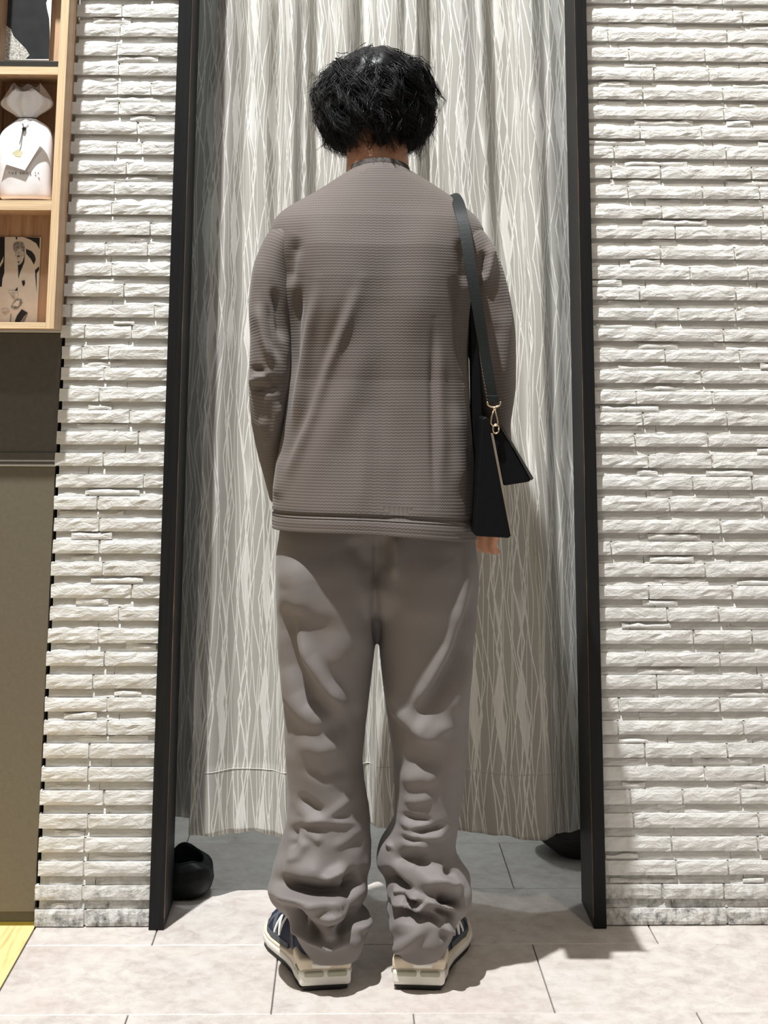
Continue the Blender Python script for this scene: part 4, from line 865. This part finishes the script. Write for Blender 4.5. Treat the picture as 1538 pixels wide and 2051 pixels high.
def shoe(heel_px, ang, sgn, label):
    h = onfloor(*heel_px); ca, sa = math.cos(ang), math.sin(ang); tw = np.array([sgn*sa, ca, 0]); ow = np.array([sgn*ca, -sa, 0])
    W_ = lambda x, y, z: np.array([h[0], h[1], 0])+ow*(x+0.040*max(0, y/LS)**1.4)+tw*y+np.array([0, 0, z+0.0005])
    tt = np.concatenate([np.linspace(0,.1,10), np.linspace(.12,.88,30), np.linspace(.9,1,12)]); fo = lambda t: float(np.interp(t, ts, wo)); fi = lambda t: float(np.interp(t, ts, wi))
    def slab(name, mat, parent, zlo, zhi, grow, t0=0.0, t1=1.0, seg=5, bul=0.0):
        tq = [t for t in tt if t0 <= t <= t1]; ring = [(fo(t), t) for t in tq]+[(-fi(t), t) for t in reversed(tq)]; V = []; n = len(ring)
        for j in range(seg+1):
            k_ = j/seg; gr = grow+bul*math.sin(math.pi*k_)
            for x, t in ring: V.append(W_(x*(1+gr/0.042), t*LS+(t-0.5)*2*gr, zlo(t)*(1-k_)+zhi(t)*k_))
        F = grid_faces(seg+1, n)+[tuple(range(n-1, -1, -1)), tuple(range(seg*n, (seg+1)*n))]
        if sgn < 0: F = [tuple(reversed(f_)) for f_ in F]
        return obj(name, V, F, mat, parent, True)
    spring = lambda t: 0.016*max(0, (t-0.72)/0.28)**2
    mid = lambda t: float(np.interp(t, [0,.2,.32,.5,.75,1], [.038,.033,.025,.021,.020,.019]))
    # upper: cross-sections from heel to toe
    nt, nc = 44, 40; V = []; th = np.linspace(0, math.pi, nc)
    for t in np.linspace(0, 1, nt):
        a, b_ = fo(t)*0.97, fi(t)*0.97; hgt = float(np.interp(t, [0,.06,.2,.3,.42,.55,.72,.88,.96,1], [.070,.082,.085,.088,.088,.082,.070,.058,.044,.024])); z0 = mid(t)*0.8+spring(t)
        for q_ in th: c = math.cos(q_); V.append(W_((a if c > 0 else b_)*np.sign(c)*abs(c)**0.75*(1-0.10*math.sin(q_)), 0.004+t*(LS-0.008), z0+(hgt-z0+spring(t)*0.6)*math.sin(q_)**0.8))
    F = [(i*nc+j, i*nc+j+1, (i+1)*nc+j+1, (i+1)*nc+j) for i in range(nt-1) for j in range(nc-1)]+[tuple(range(nc)), tuple(range((nt-1)*nc, nt*nc))]
    up = obj('shoe', V, F, M['navy'], person, True); up['label'] = label; Vn = np.array(V).reshape(nt, nc, 3)
    def patch(name, mat, pts, wd, lift):      # stitched overlay strip following the upper
        G = np.array(pts, float); s_ = np.linspace(0, len(G)-1, 26); a = np.interp(s_, np.arange(len(G)), G[:,0])*(nt-1); b_ = np.interp(s_, np.arange(len(G)), G[:,1])*(nc-1)
        def S(u, v): u = np.clip(u, 0, nt-1.001); v = np.clip(v, 0, nc-1.001); i, j = int(u), int(v); fu, fv = u-i, v-j; return Vn[i,j]*(1-fu)*(1-fv)+Vn[i+1,j]*fu*(1-fv)+Vn[i,j+1]*(1-fu)*fv+Vn[i+1,j+1]*fu*fv
        C = np.array([S(x, y) for x, y in zip(a, b_)]); cen = W_(0, LS*0.5, 0.03); L_, R2 = [], []
        for i in range(len(C)):
            du = S(a[i]+0.6, b_[i])-S(a[i]-0.6, b_[i]); dv = S(a[i], b_[i]+0.6)-S(a[i], b_[i]-0.6); n = np.cross(du, dv); n /= np.linalg.norm(n)+1e-9
            if n@(C[i]-cen) < 0: n = -n
            t = C[min(i+1, len(C)-1)]-C[max(i-1, 0)]; sd = np.cross(n, t); sd /= np.linalg.norm(sd)+1e-9; L_.append((C[i]+n*lift, sd*wd/2, n*lift))
        V = []
        for p, s2_, nn in L_: V += [p-s2_-nn*0.9, p-s2_*0.9, p+s2_*0.9, p+s2_-nn*0.9]
        F = [(i*4+j, i*4+j+1, i*4+j+5, i*4+j+4) for i in range(len(L_)-1) for j in range(3)]
        return obj(name, V, F, mat, up, False)
    patch('overlay', M['suede'], [(.98,.05),(.93,.30),(.90,.5),(.93,.7),(.98,.95)], .016, .0012); patch('overlay', M['suede'], [(.62,.06),(.72,.20),(.80,.36)], .011, .0012)
    patch('overlay', M['suede'], [(.82,.05),(.78,.22),(.66,.38)], .009, .0012); patch('overlay', M['suede'], [(.30,.05),(.42,.20),(.50,.40)], .012, .0012); patch('overlay', M['suede'], [(.40,.04),(.60,.05),(.80,.045),(.97,.06)], .010, .0012)
    patch('overlay', M['suede'], [(.02,.2),(.10,.3),(.12,.5),(.10,.7),(.02,.8)], .014, .0012)
    for pts in ([(.64,.08),(.635,.26)], [(.64,.26),(.555,.08)], [(.56,.08),(.555,.26)]): patch('letter_stroke', M['logo'], pts, .0055, .0022)
    slab('outsole', M['rubber'], up, lambda t: spring(t), lambda t: .009+spring(t), 0.0005)
    slab('midsole', M['foamw'], up, lambda t: .0085+spring(t), lambda t: .020+spring(t)*0.9, 0.0022, bul=0.0012)
    slab('midsole_top', M['foam'], up, lambda t: .0195+spring(t)*0.9, lambda t: mid(t)+.004+spring(t)*0.8, 0.0010, bul=0.0010)
    # boxy heel cup with cushioning pods
    def hb(name, mat, parent, x0, x1, y0, y1, z0, z1, bv):
        mb = MB(); P = [W_(x, y, z) for z in (z0, z1) for x, y in ((x0,y0),(x1,y0),(x1,y1),(x0,y1))]; Fq = [(0,3,2,1),(4,5,6,7),(0,1,5,4),(1,2,6,5),(2,3,7,6),(3,0,4,7)]
        if sgn < 0: Fq = [tuple(reversed(f_)) for f_ in Fq]
        mb.add(P, Fq); o = mb.build(name, mat, parent, False); bevel(o, bv, 3); return o
    hb('heel_cup', M['foam'], up, -.0445, .0445, -.004, .060, .030, .050, .006); hb('heel_block', M['foamw'], up, -.0435, .0435, -.006, .060, .0075, .032, .006)
    hb('heel_outsole', M['rubber'], up, -.0385, .0385, -.001, .060, 0.0, .009, .004)
    for a, b_ in ((-.036, -.003), (.003, .036)): hb('cushion_pod', M['pod'], up, a, b_, -.0085, .02, .0215, .0305, .003)
    for x in (-.0462, .0462): hb('cushion_pod', M['pod'], up, min(x*.9, x), max(x*.9, x), .006, .034, .022, .031, .002)
    hb('heel_tab', M['foamw'], up, -.010, .024, -.0062, .01, .034, .044, .004)
    return up
shoe((651, 1983), math.radians(7), -1, 'left sneaker, toe turned outward, white letter on navy'); shoe((838, 1983), math.radians(5), 1, 'right sneaker, toe turned outward')

# ------------------------------------------------------------------ shoulder bag
M['leather'] = plain('black_leather', (0.003,0.0033,0.004,1), 0.55, spec=0.15, var=0.2, scale=120, bump=0.12); M['tan'] = plain('tan_edge_paint', (0.19,0.16,0.12,1), 0.55, var=0.15)
M['gold'] = plain('pale_gold_metal', (0.86,0.66,0.46,1), 0.22, 1.0, var=0.05); M['web'] = plain('dark_green_webbing', (0.007,0.0095,0.009,1), 0.55, spec=0.3, var=0.3, scale=400, bump=0.3)
sb = empty('shoulder_bag', 'black leather shoulder bag hanging from a strap over the right shoulder of the person', 'shoulder bag')
def panel(name, mat, poly, Ya, Yb, parent, bv=0.003, fan=0.0):
    A = [at(x, y, Ya) for x, y in poly]; d_ = np.array([fan, Yb-Ya, 0]); o = MB().prism(A, d_).build(name, mat, parent); bevel(o, bv, 3); return o
bd = panel('bag_body', M['leather'], [(966,838),(974,834),(983,844),(988,874),(1003,950),(1024,1072),(1020,1078),(952,1074),(949,1066),(957,950)], -.330, -.212, sb, .004)
panel('edge_binding', M['tan'], [(983,868),(988,868),(1027,1070),(1023,1074)], -.333, -.327, bd, .001)
panel('gap_filler_panel', M['leather'], [(941,600),(950,600),(962,740),(966,838),(962,1040),(948,1060)], -.245, -.212, bd, .003)  # bag panel below; upper strip is dark filler for shade between torso and sleeve
fp = panel('bag_flap', M['leather'], [(986,862),(993,852),(1003,856),(1064,958),(1061,965),(1010,973),(1004,962)], -.322, -.215, sb, .003)
panel('flap_binding', plain('charcoal_edge', (0.030,0.029,0.028,1), 0.5), [(1002,850),(1007,853),(1069,958),(1064,963)], -.325, -.319, fp, .001)
# strap: flat webbing lying on the shoulder and falling beside the back
sp = [(893,402,-.13,11),(900,391,-.165,12),(909,391,-.205,13),(917,404,-.245,13),(925,430,-.283,12.5),(934,480,-.306,12),(944,545,-.322,11.5),(957,620,-.330,11),(970,700,-.330,10.5),(981,765,-.335,10),(987,798,-.335,9.5)]
Pp = np.array([at(a, b_, c_) for a, b_, c_, d_ in sp]); t = np.linspace(0, len(sp)-1, 60); C = np.stack([smooth1(np.interp(t, np.arange(len(sp)), Pp[:,i]), 2.0) for i in range(3)], 1); hw = np.interp(t, np.arange(len(sp)), [s_[3] for s_ in sp])/1130
V = []
for i in range(len(C)):
    T = C[min(i+1, 59)]-C[max(i-1, 0)]; T /= np.linalg.norm(T); o_ = np.array([0.0,-1,0.35]); a = np.cross(T, o_); a /= np.linalg.norm(a); n = np.cross(a, T)
    for x, y in ((-1,-1),(1,-1),(1,1),(-1,1)): V.append(C[i]+a*x*hw[i]+n*y*0.0014)
F = [(i*4+j, i*4+(j+1)%4, i*4+4+(j+1)%4, i*4+4+j) for i in range(59) for j in range(4)]+[(0,1,2,3), (236,239,238,237)]
stp = obj('strap', V, F, M['web'], sb, False)
fs = [at(893,402,-.13), at(897,470,-.075), at(915,600,-.070), at(950,720,-.080), at(972,800,-.095), at(976,838,-.095)]
mb = MB(); 
for p, q_ in zip(fs[:-1], fs[1:]): mb.prism([p+[-.010,-.001,0], p+[.010,-.001,0], p+[.010,.001,0], p+[-.010,.001,0]], q_-p)
mb.build('front_strap', M['web'], sb)
YB = -.336
rp = lambda pts, Y: [at(a, b_, Y) for a, b_ in pts]
bevel(MB().prism(rp([(977,792),(998,792),(1000,806),(979,807)], YB-.002), (0,.006,0)).build('strap_loop', M['web'], stp), .0012)
mb = MB(); mb.tube([at(989+13*math.cos(a), 807+8.5*math.sin(a), YB) for a in np.linspace(-0.3, math.pi+0.3, 20)]+[at(989-13, 803, YB), at(989+13, 803, YB)][:0], .0017, 8); mb.build('d_ring', M['gold'], sb, True)
mb = MB(); mb.tube(rp([(990,815),(990,822)], YB), .0028, 10); mb.tube(rp([(989,821),(984,836),(983,848),(987,853),(994,853),(997,846),(995,836),(991,821)], YB), .0013, 8); mb.build('swivel_clasp', M['gold'], sb, True)
mb = MB(); mb.tube([at(993+6*math.cos(a), 859+9*math.sin(a), YB+.002) for a in np.linspace(0, 2*math.pi, 22)], .0014, 8); mb.build('link_ring', M['gold'], sb, True)
